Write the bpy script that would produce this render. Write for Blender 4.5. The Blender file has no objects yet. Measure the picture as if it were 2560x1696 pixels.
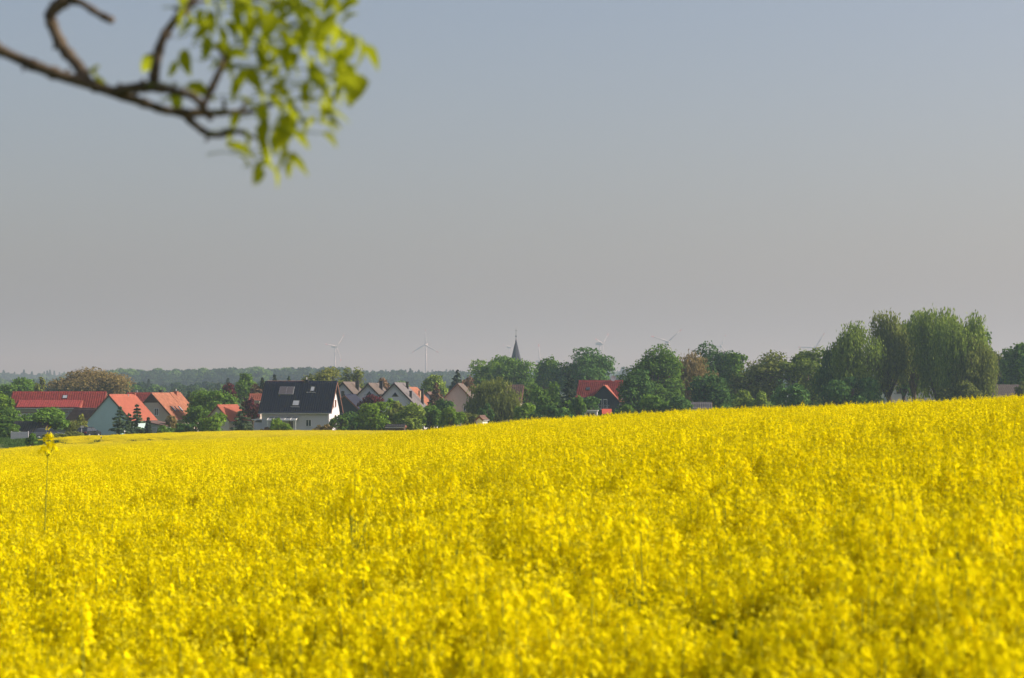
import bpy, math, random
import numpy as np
from mathutils import Vector, Matrix

# ------------------------------------------------------------------ camera, sky, sun, exposure
SC = bpy.context.scene
COL = SC.collection
F = 5400.0            # focal length of the photograph in its own pixels (2560 wide)
HOR = 985.0           # eye level in the photograph
R = math.radians
cam_d = bpy.data.cameras.new('camera'); cam = bpy.data.objects.new('camera', cam_d); COL.objects.link(cam)
cam_d.sensor_width = 36.0; cam_d.lens = 36.0 * F / 2560.0
cam_d.clip_start = 0.05; cam_d.clip_end = 40000
cam.location = (0, 0, 0)
cam.rotation_euler = (math.pi / 2 + math.atan((HOR - 848.0) / F), 0, 0)
cam_d.dof.use_dof = True; cam_d.dof.focus_distance = 110.0; cam_d.dof.aperture_fstop = 6.4
SC.camera = cam

SUN_EL, SUN_AZ = 32.0, 89.0      # degrees; azimuth clockwise from the view direction
world = bpy.data.worlds.new('World'); SC.world = world; world.use_nodes = True
wn = world.node_tree; bgn = wn.nodes['Background']
sky = wn.nodes.new('ShaderNodeTexSky'); sky.sky_type = 'NISHITA'; sky.sun_disc = False
sky.sun_elevation = R(SUN_EL); sky.sun_rotation = R(SUN_AZ); sky.air_density = 1.0; sky.dust_density = 3.5; sky.ozone_density = 4.0
tint = wn.nodes.new('ShaderNodeMix'); tint.data_type = 'RGBA'; tint.blend_type = 'MULTIPLY'; tint.inputs['Factor'].default_value = 1.0
tint.inputs['B'].default_value = (1.15, 0.975, 0.885, 1)      # the hazy sky of the photograph is a little less cyan
wn.links.new(sky.outputs[0], tint.inputs['A']); wn.links.new(tint.outputs['Result'], bgn.inputs[0]); bgn.inputs[1].default_value = 0.12
sun_d = bpy.data.lights.new('sun', 'SUN'); sun = bpy.data.objects.new('sun', sun_d); COL.objects.link(sun)
sun_d.energy = 4.9; sun_d.angle = R(0.6); sun_d.color = (1.0, 0.93, 0.82)
_sd = Vector((math.sin(R(SUN_AZ)) * math.cos(R(SUN_EL)), math.cos(R(SUN_AZ)) * math.cos(R(SUN_EL)), math.sin(R(SUN_EL))))
sun.rotation_euler = _sd.to_track_quat('Z', 'Y').to_euler(); sun.location = _sd * 300
SC.view_settings.view_transform = 'Standard'; SC.view_settings.look = 'None'
SC.view_settings.exposure = 0.40; SC.view_settings.gamma = 1.0
cy = SC.cycles
cy.use_denoising = True
cy.max_bounces = 6; cy.diffuse_bounces = 3; cy.glossy_bounces = 2; cy.transmission_bounces = 3; cy.volume_bounces = 1; cy.transparent_max_bounces = 4
cy.caustics_reflective = False; cy.caustics_refractive = False

# ------------------------------------------------------------------ helpers
rng = np.random.default_rng(11)

def wx(px, D): return (px - 1280.0) / F * D
def wz(py, D): return (HOR - py) / F * D

def tag(o, label=None, cat=None, group=None, kind=None):
    if label: o['label'] = label
    if cat: o['category'] = cat
    if group: o['group'] = group
    if kind: o['kind'] = kind
    return o

def empty(name, loc, rz=0.0, label=None, cat=None, group=None):
    o = bpy.data.objects.new(name, None); COL.objects.link(o)
    o.location = loc; o.rotation_euler = (0, 0, rz); o.empty_display_size = 0.3
    return tag(o, label, cat, group)

def link(name, me, parent=None, loc=None):
    o = bpy.data.objects.new(name, me); COL.objects.link(o)
    if parent is not None: o.parent = parent
    if loc is not None: o.location = loc
    return o

def mesh_np(name, verts, quads, mats, mi=None, smooth=False, tris=None):
    """mesh from numpy vertices (N,3) and quads (M,4), tris (K,3)"""
    me = bpy.data.meshes.new(name)
    verts = np.asarray(verts, dtype=np.float32).reshape(-1, 3)
    q = np.asarray(quads, dtype=np.int32).reshape(-1, 4) if quads is not None and len(quads) else np.zeros((0, 4), np.int32)
    t = np.asarray(tris, dtype=np.int32).reshape(-1, 3) if tris is not None and len(tris) else np.zeros((0, 3), np.int32)
    me.vertices.add(len(verts)); me.vertices.foreach_set('co', verts.ravel())
    me.loops.add(q.size + t.size); me.loops.foreach_set('vertex_index', np.concatenate([q.ravel(), t.ravel()]))
    n = len(q) + len(t)
    me.polygons.add(n)
    starts = np.concatenate([np.arange(len(q)) * 4, q.size + np.arange(len(t)) * 3]).astype(np.int32)
    me.polygons.foreach_set('loop_start', starts)
    for m in mats: me.materials.append(m)
    if mi is not None: me.polygons.foreach_set('material_index', np.asarray(mi, dtype=np.int32))
    if smooth: me.polygons.foreach_set('use_smooth', np.ones(n, dtype=bool))
    me.update(calc_edges=True); me.validate()
    return me

class MB:
    """collects polygons, then links them as one mesh object"""
    def __init__(s): s.v = []; s.f = []
    def poly(s, pts):
        n = len(s.v); s.v += [tuple(p) for p in pts]; s.f.append(tuple(range(n, n + len(pts)))); return s
    def obox(s, c, ax, ay, az, hx, hy, hz):
        c = Vector(c); ax = Vector(ax) * hx; ay = Vector(ay) * hy; az = Vector(az) * hz; n = len(s.v)
        for k in (-1, 1):
            for j in (-1, 1):
                for i in (-1, 1): s.v.append(tuple(c + ax * i + ay * j + az * k))
        for f in ((0, 2, 3, 1), (4, 5, 7, 6), (0, 1, 5, 4), (2, 6, 7, 3), (0, 4, 6, 2), (1, 3, 7, 5)): s.f.append(tuple(n + i for i in f))
        return s
    def box(s, x0, x1, y0, y1, z0, z1):
        return s.obox(((x0 + x1) / 2, (y0 + y1) / 2, (z0 + z1) / 2), (1, 0, 0), (0, 1, 0), (0, 0, 1), (x1 - x0) / 2, (y1 - y0) / 2, (z1 - z0) / 2)
    def prism(s, pts2, y0, y1):
        """polygon in x,z extruded along y"""
        n = len(s.v); m = len(pts2)
        for y in (y0, y1): s.v += [(p[0], y, p[1]) for p in pts2]
        s.f.append(tuple(n + i for i in range(m))); s.f.append(tuple(n + m + i for i in reversed(range(m))))
        for i in range(m):
            j = (i + 1) % m; s.f.append((n + i, n + m + i, n + m + j, n + j))
        return s
    def tube(s, pts, rad, k=6, cap=True):
        pts = [Vector(p) for p in pts]; n = len(s.v)
        for i, p in enumerate(pts):
            d = (pts[min(i + 1, len(pts) - 1)] - pts[max(i - 1, 0)]).normalized()
            a = d.cross(Vector((0.31, 0.87, 0.38))).normalized(); b = d.cross(a)
            for q in range(k):
                t = 2 * math.pi * q / k; s.v.append(tuple(p + (a * math.cos(t) + b * math.sin(t)) * rad[i]))
        for i in range(len(pts) - 1):
            for q in range(k):
                r = (q + 1) % k; s.f.append((n + i * k + q, n + i * k + r, n + (i + 1) * k + r, n + (i + 1) * k + q))
        if cap:
            s.f.append(tuple(n + q for q in reversed(range(k)))); e = n + (len(pts) - 1) * k; s.f.append(tuple(e + q for q in range(k)))
        return s
    def mesh(s, name, mat, smooth=False):
        me = bpy.data.meshes.new(name); me.from_pydata(s.v, [], s.f); me.materials.append(mat)
        if smooth: me.polygons.foreach_set('use_smooth', [True] * len(me.polygons))
        me.update(); return me
    def build(s, name, mat, parent=None, smooth=False, loc=None): return link(name, s.mesh(name, mat, smooth), parent, loc)

# ------------------------------------------------------------------ materials
def nodes_of(m):
    m.use_nodes = True; nt = m.node_tree; nt.nodes.clear(); return nt

def surf(name, col, rough=0.85, var=0.18, scale=1.5, spec=0.25, metallic=0.0, bump=0.0, bscale=12.0, stretch=(1, 1, 1)):
    m = bpy.data.materials.new(name); nt = nodes_of(m); N = nt.nodes.new; L = nt.links.new
    out = N('ShaderNodeOutputMaterial'); b = N('ShaderNodeBsdfPrincipled'); L(b.outputs[0], out.inputs[0])
    b.inputs['Roughness'].default_value = rough; b.inputs['Metallic'].default_value = metallic
    b.inputs['Specular IOR Level'].default_value = spec
    tc = N('ShaderNodeTexCoord'); mp = N('ShaderNodeMapping'); mp.inputs['Scale'].default_value = stretch; L(tc.outputs['Object'], mp.inputs[0])
    nz = N('ShaderNodeTexNoise'); nz.inputs['Scale'].default_value = scale; nz.inputs['Detail'].default_value = 6; L(mp.outputs[0], nz.inputs['Vector'])
    mx = N('ShaderNodeMix'); mx.data_type = 'RGBA'
    lo = [c * (1 - var) for c in col]; hi = [min(1, c * (1 + var)) for c in col]
    mx.inputs['A'].default_value = (*lo, 1); mx.inputs['B'].default_value = (*hi, 1)
    mr = N('ShaderNodeMapRange'); mr.inputs[1].default_value = 0.3; mr.inputs[2].default_value = 0.7; L(nz.outputs['Fac'], mr.inputs[0])
    L(mr.outputs[0], mx.inputs['Factor']); L(mx.outputs['Result'], b.inputs['Base Color'])
    if bump:
        n2 = N('ShaderNodeTexNoise'); n2.inputs['Scale'].default_value = bscale; n2.inputs['Detail'].default_value = 5; L(tc.outputs['Object'], n2.inputs['Vector'])
        bp = N('ShaderNodeBump'); bp.inputs['Strength'].default_value = bump; L(n2.outputs['Fac'], bp.inputs['Height']); L(bp.outputs[0], b.inputs['Normal'])
    return m

def leafmat(name, a, b, trans=0.42, tcol=None, gloss=0.0):
    """leaf-by-leaf colour between a and b, part of the light passing through"""
    m = bpy.data.materials.new(name); nt = nodes_of(m); N = nt.nodes.new; L = nt.links.new
    out = N('ShaderNodeOutputMaterial'); g = N('ShaderNodeNewGeometry'); mx = N('ShaderNodeMix'); mx.data_type = 'RGBA'
    mx.inputs['A'].default_value = (*a, 1); mx.inputs['B'].default_value = (*b, 1)
    L(g.outputs['Random Per Island'], mx.inputs['Factor'])
    oi = N('ShaderNodeObjectInfo'); hs = N('ShaderNodeHueSaturation')
    mr = N('ShaderNodeMapRange'); mr.inputs[3].default_value = 0.86; mr.inputs[4].default_value = 1.14; L(oi.outputs['Random'], mr.inputs[0]); L(mr.outputs[0], hs.inputs['Value'])
    L(mx.outputs['Result'], hs.inputs['Color'])
    d = N('ShaderNodeBsdfDiffuse'); t = N('ShaderNodeBsdfTranslucent'); ms = N('ShaderNodeMixShader'); ms.inputs[0].default_value = trans
    L(hs.outputs[0], d.inputs[0])
    if tcol:
        t.inputs[0].default_value = (*tcol, 1)
    else: L(hs.outputs[0], t.inputs[0])
    L(d.outputs[0], ms.inputs[1]); L(t.outputs[0], ms.inputs[2])
    if gloss:
        gl = N('ShaderNodeBsdfGlossy'); gl.inputs['Roughness'].default_value = 0.45; m2 = N('ShaderNodeMixShader'); m2.inputs[0].default_value = gloss
        L(ms.outputs[0], m2.inputs[1]); L(gl.outputs[0], m2.inputs[2]); L(m2.outputs[0], out.inputs[0])
    else: L(ms.outputs[0], out.inputs[0])
    return m

M = {}
M['petal'] = leafmat('rapeseed_petal', (0.78, 0.655, 0.003), (0.88, 0.79, 0.005), 0.35)
M['bud'] = leafmat('rapeseed_bud', (0.55, 0.50, 0.015), (0.72, 0.62, 0.02), 0.2)
M['stem'] = leafmat('rapeseed_stem', (0.22, 0.27, 0.035), (0.34, 0.36, 0.05), 0.25)
M['rleaf'] = leafmat('rapeseed_leaf', (0.07, 0.12, 0.03), (0.12, 0.18, 0.04), 0.3)
M['bark'] = surf('bark', (0.10, 0.075, 0.05), 0.95, 0.4, 6, 0.1, bump=0.6, bscale=30)
M['pale_bark'] = surf('pale_bark', (0.11, 0.083, 0.055), 0.9, 0.45, 40, 0.15, bump=0.5, bscale=120)
M['glass'] = surf('window_glass', (0.03, 0.035, 0.045), 0.12, 0.2, 3, 0.6)
M['skyglass'] = surf('skylight_glass', (0.30, 0.33, 0.36), 0.18, 0.1, 3, 0.8)
M['white'] = surf('white_paint', (0.78, 0.77, 0.74), 0.6, 0.06, 3)
M['offwhite'] = surf('off_white_render', (0.72, 0.69, 0.65), 0.9, 0.05, 0.8)
M['greywall'] = surf('pale_grey_render', (0.62, 0.61, 0.64), 0.9, 0.05, 0.8)
M['tealwall'] = surf('pale_teal_render', (0.44, 0.59, 0.58), 0.9, 0.05, 0.8)
M['beigewall'] = surf('beige_render', (0.50, 0.42, 0.37), 0.9, 0.07, 0.8)
M['taupewall'] = surf('taupe_render', (0.45, 0.40, 0.34), 0.9, 0.06, 0.8)
M['sagewall'] = surf('sage_grey_render', (0.42, 0.45, 0.40), 0.9, 0.06, 0.8)
M['creamwall'] = surf('cream_render', (0.70, 0.62, 0.46), 0.9, 0.06, 0.8)
M['woodclad'] = surf('dark_brown_boards', (0.075, 0.05, 0.045), 0.8, 0.3, 2, stretch=(8, 8, 0.6))
M['navyclad'] = surf('dark_slate_boards', (0.045, 0.05, 0.062), 0.8, 0.3, 2, stretch=(8, 8, 0.6))
M['brownwood'] = surf('brown_wood', (0.22, 0.10, 0.06), 0.7, 0.25, 3, stretch=(1, 1, 6))
M['redroof'] = surf('dark_red_tiles', (0.23, 0.034, 0.03), 0.75, 0.28, 2.2)
M['orangeroof'] = surf('bright_red_tiles', (0.32, 0.095, 0.06), 0.85, 0.10, 1.2)
M['brickroof'] = surf('weathered_orange_tiles', (0.30, 0.12, 0.07), 0.8, 0.25, 1.8)
M['tanroof'] = surf('grey_brown_tiles', (0.13, 0.105, 0.092), 0.8, 0.2, 2)
M['darkroof'] = surf('blue_black_tiles', (0.009, 0.013, 0.036), 0.65, 0.25, 2.2, 0.2)
M['greyroof'] = surf('grey_tiles', (0.15, 0.14, 0.145), 0.75, 0.2, 2)
M['brownroof'] = surf('dark_brown_tiles', (0.14, 0.085, 0.07), 0.8, 0.25, 2)
M['chimney_dark'] = surf('slate_clad_chimney', (0.04, 0.038, 0.042), 0.8, 0.3, 4)
M['chimney_brick'] = surf('brick_chimney', (0.30, 0.11, 0.07), 0.9, 0.3, 8)
M['chimney_pale'] = surf('pale_chimney', (0.55, 0.45, 0.30), 0.9, 0.2, 5)
M['metal'] = surf('zinc', (0.45, 0.47, 0.48), 0.45, 0.12, 4, 0.5, 0.6)
M['solar'] = surf('solar_collector', (0.085, 0.075, 0.085), 0.3, 0.15, 2, 0.6)
M['slate'] = surf('church_slate', (0.022, 0.024, 0.04), 0.7, 0.25, 2, 0.3)
M['stone'] = surf('church_stone', (0.38, 0.33, 0.27), 0.9, 0.2, 2)
M['turbine'] = surf('turbine_white', (0.42, 0.43, 0.45), 0.5, 0.03, 0.5)
M['turbine_red'] = surf('turbine_red', (0.6, 0.06, 0.05), 0.5, 0.03, 0.5)
M['carpaint'] = surf('dark_car_paint', (0.02, 0.022, 0.028), 0.25, 0.1, 3, 0.7)
M['silverpaint'] = surf('steel_blue_car_paint', (0.10, 0.12, 0.15), 0.25, 0.1, 3, 0.7)
M['rubber'] = surf('rubber', (0.02, 0.02, 0.02), 0.9, 0.2, 9)
M['redlamp'] = surf('red_lamp_glass', (0.35, 0.02, 0.02), 0.3, 0.1, 9)
M['black'] = surf('black_paint', (0.02, 0.02, 0.022), 0.6, 0.15, 8)
M['red'] = surf('red_fabric', (0.55, 0.10, 0.06), 0.8, 0.15, 3)
M['asphalt'] = surf('asphalt', (0.055, 0.055, 0.057), 0.9, 0.25, 4)
M['teal'] = surf('pale_green_plastic', (0.35, 0.6, 0.5), 0.5, 0.08, 4)

# ------------------------------------------------------------------ terrain
_sil = [(-400, 1130, 150), (0, 1126, 160), (100, 1114, 165), (150, 1110, 165), (254, 1108, 165), (330, 1100, 165), (440, 1092, 165), (600, 1086, 165), (760, 1082, 150),
        (900, 1079, 120), (1000, 1075, 100), (1080, 1068, 92), (1160, 1060, 86), (1280, 1049, 80), (1400, 1043, 74), (1500, 1038, 70), (1600, 1031, 66), (1800, 1021, 62), (2000, 1015, 58),
        (2200, 1006, 55), (2400, 996, 52), (2560, 988, 50), (2960, 976, 48)]
_u = np.array([(p[0] - 1280) / F for p in _sil]); _s = np.array([(HOR - p[1] - 10) / F for p in _sil]); _ys = np.array([float(p[2]) for p in _sil])
_ug = np.linspace(_u[0], _u[-1], 400); _k = np.ones(21) / 21
def _sm(a): return np.convolve(np.pad(a, 10, mode='edge'), _k, 'valid')
_sg = _sm(np.interp(_ug, _u, _s)); _yg = _sm(np.interp(_ug, _u, _ys))
CANOPY = 1.28; EYE = 0.74
_zy = [(-1e6, -6.2), (180, -6.2), (240, -6.5), (247, -5.85), (256, -5.8), (300, -6.0), (450, -6.2), (800, -4.5), (1500, -2.0), (2500, 4.0), (3500, 7.5), (5000, 9.0), (1e6, 9.0)]

def yridge(x, y):
    yy = np.maximum(y, 2.0); return np.interp(np.asarray(x) / yy, _ug, _yg)

def terr(x, y):
    x = np.asarray(x, float); y = np.asarray(y, float); yy = np.maximum(y, 1.0)
    u = x / np.maximum(y, 3.0); s = np.interp(u, _ug, _sg); ys = np.interp(u, _ug, _yg)
    k = EYE / ys ** 2; g = s + 2 * EYE / ys
    zf = -EYE + g * yy - k * yy * yy - CANOPY + 0.04 * np.sin(x * 0.21 + 1.3) * np.sin(y * 0.13)
    zf = np.maximum(zf, -60)
    zv = np.interp(y, [p[0] for p in _zy], [p[1] for p in _zy])
    far = np.clip((y - 600) / 1500, 0, 1); zv = zv + far * (2.5 * np.sin(x * 0.0031 + 0.7) + 1.6 * np.sin(x * 0.0083 + y * 0.002))
    w = 0.35; d = np.clip((zf - zv) / w, -30, 30)
    return zv + w * np.log1p(np.exp(d))

def tz(x, y): return float(terr(x, y))

def axis(fine, step, lim, grow=1.16):
    a = list(np.arange(0, fine + 1e-6, step)); s = step
    while a[-1] < lim: s *= grow; a.append(min(a[-1] + s, lim))
    return np.array(a)

_ax = axis(70, 2.0, 9000); gx = np.concatenate([-_ax[:0:-1], _ax])
_ay = axis(310, 2.5, 9000); _an = axis(20, 4, 3000, 1.3); gy = np.concatenate([-_an[:0:-1], _ay])
GX, GY = np.meshgrid(gx, gy); GZ = terr(GX, GY)
nx, ny = len(gx), len(gy); ii = np.arange(nx * ny).reshape(ny, nx)
gq = np.stack([ii[:-1, :-1], ii[:-1, 1:], ii[1:, 1:], ii[1:, :-1]], -1).reshape(-1, 4)
def ground_mat():
    m = bpy.data.materials.new('meadow_ground'); nt = nodes_of(m); N = nt.nodes.new; L = nt.links.new
    out = N('ShaderNodeOutputMaterial'); b = N('ShaderNodeBsdfPrincipled'); b.inputs['Roughness'].default_value = 1.0; b.inputs['Specular IOR Level'].default_value = 0.1; L(b.outputs[0], out.inputs[0])
    tc = N('ShaderNodeTexCoord'); n1 = N('ShaderNodeTexNoise'); n1.inputs['Scale'].default_value = 0.05; n1.inputs['Detail'].default_value = 8; n2 = N('ShaderNodeTexNoise'); n2.inputs['Scale'].default_value = 1.2; n2.inputs['Detail'].default_value = 6
    L(tc.outputs['Object'], n1.inputs['Vector']); L(tc.outputs['Object'], n2.inputs['Vector'])
    cr = N('ShaderNodeValToRGB'); e = cr.color_ramp.elements; e[0].position = 0.3; e[0].color = (0.045, 0.085, 0.02, 1); e[1].position = 0.7; e[1].color = (0.11, 0.13, 0.04, 1)
    ad = N('ShaderNodeMath'); ad.operation = 'ADD'; ml = N('ShaderNodeMath'); ml.operation = 'MULTIPLY_ADD'; ml.inputs[1].default_value = 0.5; ml.inputs[2].default_value = 0.0
    L(n2.outputs['Fac'], ml.inputs[0]); m3 = N('ShaderNodeMath'); m3.operation = 'MULTIPLY'; m3.inputs[1].default_value = 0.5; L(n1.outputs['Fac'], m3.inputs[0]); L(ml.outputs[0], ad.inputs[0]); L(m3.outputs[0], ad.inputs[1])
    L(ad.outputs[0], cr.inputs[0]); L(cr.outputs[0], b.inputs['Base Color']); return m
tag(link('ground', mesh_np('ground', np.stack([GX, GY, GZ], -1).reshape(-1, 3), gq, [ground_mat()], smooth=True)), 'grassy ground rolling down to the village', kind='structure')

# ------------------------------------------------------------------ leaf clouds (numpy)
def quads_at(p, n, size, aspect=1.0, r=rng, up=None):
    """one kite-shaped leaf per point p, facing roughly n"""
    N = len(p); a = r.normal(size=(N, 3)) if up is None else up + 0.25 * r.normal(size=(N, 3))
    n = n / (np.linalg.norm(n, axis=1, keepdims=True) + 1e-9)
    t = a - n * (a * n).sum(1, keepdims=True); t /= (np.linalg.norm(t, axis=1, keepdims=True) + 1e-9); b = np.cross(n, t)
    s = np.asarray(size).reshape(-1, 1) * np.ones((N, 1)); L = s * aspect
    v = np.stack([p - t * L * 0.5, p + b * s * 0.42 + t * L * 0.05, p + t * L * 0.5, p - b * s * 0.42 + t * L * 0.05], 1).reshape(-1, 3)
    return v, np.arange(4 * N).reshape(-1, 4)

def join_q(parts):
    vs, qs, o = [], [], 0
    for v, q in parts: vs.append(v); qs.append(q + o); o += len(v)
    return np.concatenate(vs), np.concatenate(qs)

def unit(n, r=rng):
    d = r.normal(size=(n, 3)); return d / np.linalg.norm(d, axis=1, keepdims=True)

# ------------------------------------------------------------------ rapeseed plants
def raceme(r, top, n, length, spread, size, full):
    """flowers round the tip of a shoot: petals (verts, quads) and buds"""
    t = r.random(n) ** 0.8; ang = r.random(n) * 6.283
    out = np.stack([np.cos(ang), np.sin(ang), np.full(n, 0.55)], 1)
    rad = spread * (0.45 + 0.75 * t) * (0.7 + 0.5 * r.random(n))
    p = top + np.stack([np.cos(ang) * rad, np.sin(ang) * rad, -t * length], 1) + r.normal(size=(n, 3)) * 0.004
    nrm = out + 0.4 * r.normal(size=(n, 3)); nrm /= np.linalg.norm(nrm, axis=1, keepdims=True)
    if full:
        a = r.normal(size=(n, 3)); e1 = a - nrm * (a * nrm).sum(1, keepdims=True); e1 /= np.linalg.norm(e1, axis=1, keepdims=True); e2 = np.cross(nrm, e1)
        parts = []
        for c, s in ((1, 0), (0, 1), (-1, 0), (0, -1)):
            d = e1 * c + e2 * s; w = -e1 * s + e2 * c; z = nrm
            v = np.stack([p, p + d * size * 0.7 + w * size * 0.42 + z * size * 0.30, p + d * size * 1.05 + z * size * 0.22, p + d * size * 0.7 - w * size * 0.42 + z * size * 0.30], 1).reshape(-1, 3)
            parts.append((v, np.arange(4 * n).reshape(-1, 4)))
        pet = join_q(parts)
    else:
        pet = quads_at(p, nrm, size * 2.1, 1.0, r)
    return pet

def plant(seed, full=True, h=CANOPY, nfl=18, size=0.0125, nside=6, slim=False):
    r = np.random.default_rng(seed)
    lean = r.normal(size=2) * 0.05
    shoots = []; st = MB()
    top = np.array([lean[0], lean[1], h])
    if full: st.tube([(0, 0, 0), (lean[0] * 0.4, lean[1] * 0.4, h * 0.55), tuple(top - [0, 0, 0.02])], [0.0055, 0.0042, 0.0018], 5)
    shoots.append((top, nfl, 0.05 if slim else 0.13))
    for k in range(nside):
        a = r.random() * 6.283 + k * 2.4; d = 0.06 + 0.13 * r.random(); zt = h * (0.84 + 0.15 * r.random()); z0 = h * (0.50 + 0.22 * r.random())
        if slim: d *= 0.35; zt = h * (0.955 + 0.03 * r.random()); z0 = zt - 0.05 * h
        tip = np.array([lean[0] + math.cos(a) * d, lean[1] + math.sin(a) * d, zt]); b = lean * z0 / h
        if full: st.tube([(b[0], b[1], z0), tuple((np.array([b[0], b[1], z0]) + tip) / 2 + np.array([math.cos(a), math.sin(a), -0.3]) * 0.02), tuple(tip - [0, 0, 0.02])], [0.003, 0.0024, 0.0014], 4)
        shoots.append((tip, int(nfl * (0.6 + 0.5 * r.random())), 0.04 if slim else 0.07 + 0.07 * r.random()))
    cl = [raceme(r, t, n, L, 0.022 if slim else 0.034, size, full) for t, n, L in shoots]
    nb = 7 if full else 2
    bp = np.concatenate([t + np.stack([r.normal(size=nb) * 0.008, r.normal(size=nb) * 0.008, 0.012 + r.random(nb) * 0.018], 1) for t, n, L in shoots])
    buds = quads_at(bp, unit(len(bp), r), 0.010 if full else 0.016, 1.4, r)
    nl = 3 if slim else 12 if full else 5
    zl = h * (0.18 + 0.5 * r.random(nl)); al = r.random(nl) * 6.283; lp = np.stack([np.cos(al) * 0.08, np.sin(al) * 0.08, zl], 1)
    leaves = quads_at(lp, np.stack([np.cos(al) * 0.4, np.sin(al) * 0.4, np.ones(nl)], 1), 0.07, 2.0, r, up=np.stack([np.cos(al), np.sin(al), -0.3 * np.ones(nl)], 1))
    return st, cl, buds, leaves

SRC = bpy.data.collections.new('instance_sources')   # not linked to the scene: only the crowds below use it
def source(name, groups, coll):
    """groups: list of ((verts, quads), material) -> one mesh object in coll"""
    vs, qs, mi, mats, o = [], [], [], [], 0
    for k, ((v, q), m) in enumerate(groups):
        vs.append(v); qs.append(q + o); mi += [k] * len(q); o += len(v); mats.append(m)
    ob = bpy.data.objects.new(name, mesh_np(name, np.concatenate(vs), np.concatenate(qs), mats, mi)); coll.objects.link(ob); return ob

def mb_quads(mb):
    v = np.array(mb.v); q = np.array([f for f in mb.f if len(f) == 4]); return v, q

def crowd(name, pts, rot, scl, idx, coll, label, kind='stuff'):
    """one object that shows a copy of a member of coll on each point"""
    me = bpy.data.meshes.new(name); n = len(pts); me.vertices.add(n); me.vertices.foreach_set('co', np.asarray(pts, np.float32).ravel())
    for nm, ty, val in (('rot', 'FLOAT_VECTOR', rot), ('scl', 'FLOAT_VECTOR', scl)):
        at = me.attributes.new(nm, ty, 'POINT'); at.data.foreach_set('vector', np.asarray(val, np.float32).ravel())
    at = me.attributes.new('idx', 'INT', 'POINT'); at.data.foreach_set('value', np.asarray(idx, np.int32))
    ob = link(name, me); tag(ob, label, kind=kind)
    ng = bpy.data.node_groups.new(name, 'GeometryNodeTree')
    ng.interface.new_socket('Geometry', in_out='INPUT', socket_type='NodeSocketGeometry'); ng.interface.new_socket('Geometry', in_out='OUTPUT', socket_type='NodeSocketGeometry')
    N = ng.nodes.new; L = ng.links.new
    gi = N('NodeGroupInput'); go = N('NodeGroupOutput'); io = N('GeometryNodeInstanceOnPoints'); ci = N('GeometryNodeCollectionInfo')
    ci.inputs['Collection'].default_value = coll; ci.inputs['Separate Children'].default_value = True; ci.inputs['Reset Children'].default_value = True
    io.inputs['Pick Instance'].default_value = True
    def attr(nm, ty):
        a = N('GeometryNodeInputNamedAttribute'); a.data_type = ty; a.inputs['Name'].default_value = nm; return [s for s in a.outputs if s.enabled][0]
    er = N('FunctionNodeEulerToRotation'); L(attr('rot', 'FLOAT_VECTOR'), er.inputs[0])
    L(gi.outputs[0], io.inputs['Points']); L(ci.outputs[0], io.inputs['Instance']); L(attr('idx', 'INT'), io.inputs['Instance Index'])
    L(er.outputs[0], io.inputs['Rotation']); L(attr('scl', 'FLOAT_VECTOR'), io.inputs['Scale']); L(io.outputs[0], go.inputs[0])
    md = ob.modifiers.new('scatter', 'NODES'); md.node_group = ng
    return ob

NV = 9
c0 = bpy.data.collections.new('rapeseed_near'); c1 = bpy.data.collections.new('rapeseed_mid'); c2 = bpy.data.collections.new('rapeseed_far')
near = []          # the near plants keep their pieces apart
for k in range(NV):
    st, cl, buds, lv = plant(100 + k, True, nfl=40, size=0.0112, nside=8 + k % 3)
    near.append((st, cl, buds, lv))
    source('rapeseed_plant_near', [(join_q(cl), M['petal']), (buds, M['bud']), (mb_quads(st), M['stem']), (lv, M['rleaf'])], c0)

def patch(seed, np_, half, nfl, size, stems):
    r = np.random.default_rng(seed); P, B, S, Lf = [], [], [], []
    for k in range(np_):
        h = CANOPY * (0.92 + 0.13 * r.random() ** 1.5); off = np.array([*(r.random(2) * 2 - 1) * half, 0.0])
        st, cl, bu, lv = plant(seed * 1000 + k, False, h=h, nfl=nfl, size=size, nside=4 if stems else 3)
        a, q = join_q(cl); P.append((a + off, q)); B.append((bu[0] + off, bu[1])); Lf.append((lv[0] + off, lv[1]))
        if stems:
            w = 0.004; h2 = h * 0.86; v = np.array([[-w, 0, 0], [w, 0, 0], [w * .6, 0, h2], [-w * .6, 0, h2], [0, -w, 0], [0, w, 0], [0, w * .6, h2], [0, -w * .6, h2]]); S.append((v + off, np.array([[0, 1, 2, 3], [4, 5, 6, 7]])))
    g = [(join_q(P), M['petal']), (join_q(B), M['bud']), (join_q(Lf), M['rleaf'])]
    if S: g.append((join_q(S), M['stem']))
    return g
for k in range(7): source('rapeseed_patch_mid', patch(7 + k, 11, 0.29, 36, 0.0108, True), c1)
for k in range(6): source('rapeseed_patch_far', patch(70 + k, 46, 0.64, 14, 0.018, False), c2)

def field_points(y0, y1, dens, margin=1.22, extra=2.5, cut=1.22, r=rng):
    n = int((0.237 * margin * (y1 * y1 - y0 * y0) + 2 * extra * (y1 - y0)) * dens)
    wmax = 0.237 * margin * y1 + extra; m = int(n * 2.6) + 50
    y = y0 + (y1 - y0) * r.random(m); x = (r.random(m) * 2 - 1) * wmax
    k = np.abs(x) < 0.237 * margin * y + extra
    dens_keep = (y1 - y0) * 2 * wmax * dens / m
    k &= r.random(m) < min(1.0, dens_keep)
    k &= y < yridge(x, y) * cut + 4
    return x[k], y[k]

xn, yn = field_points(3.6, 24, 34)
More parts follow.
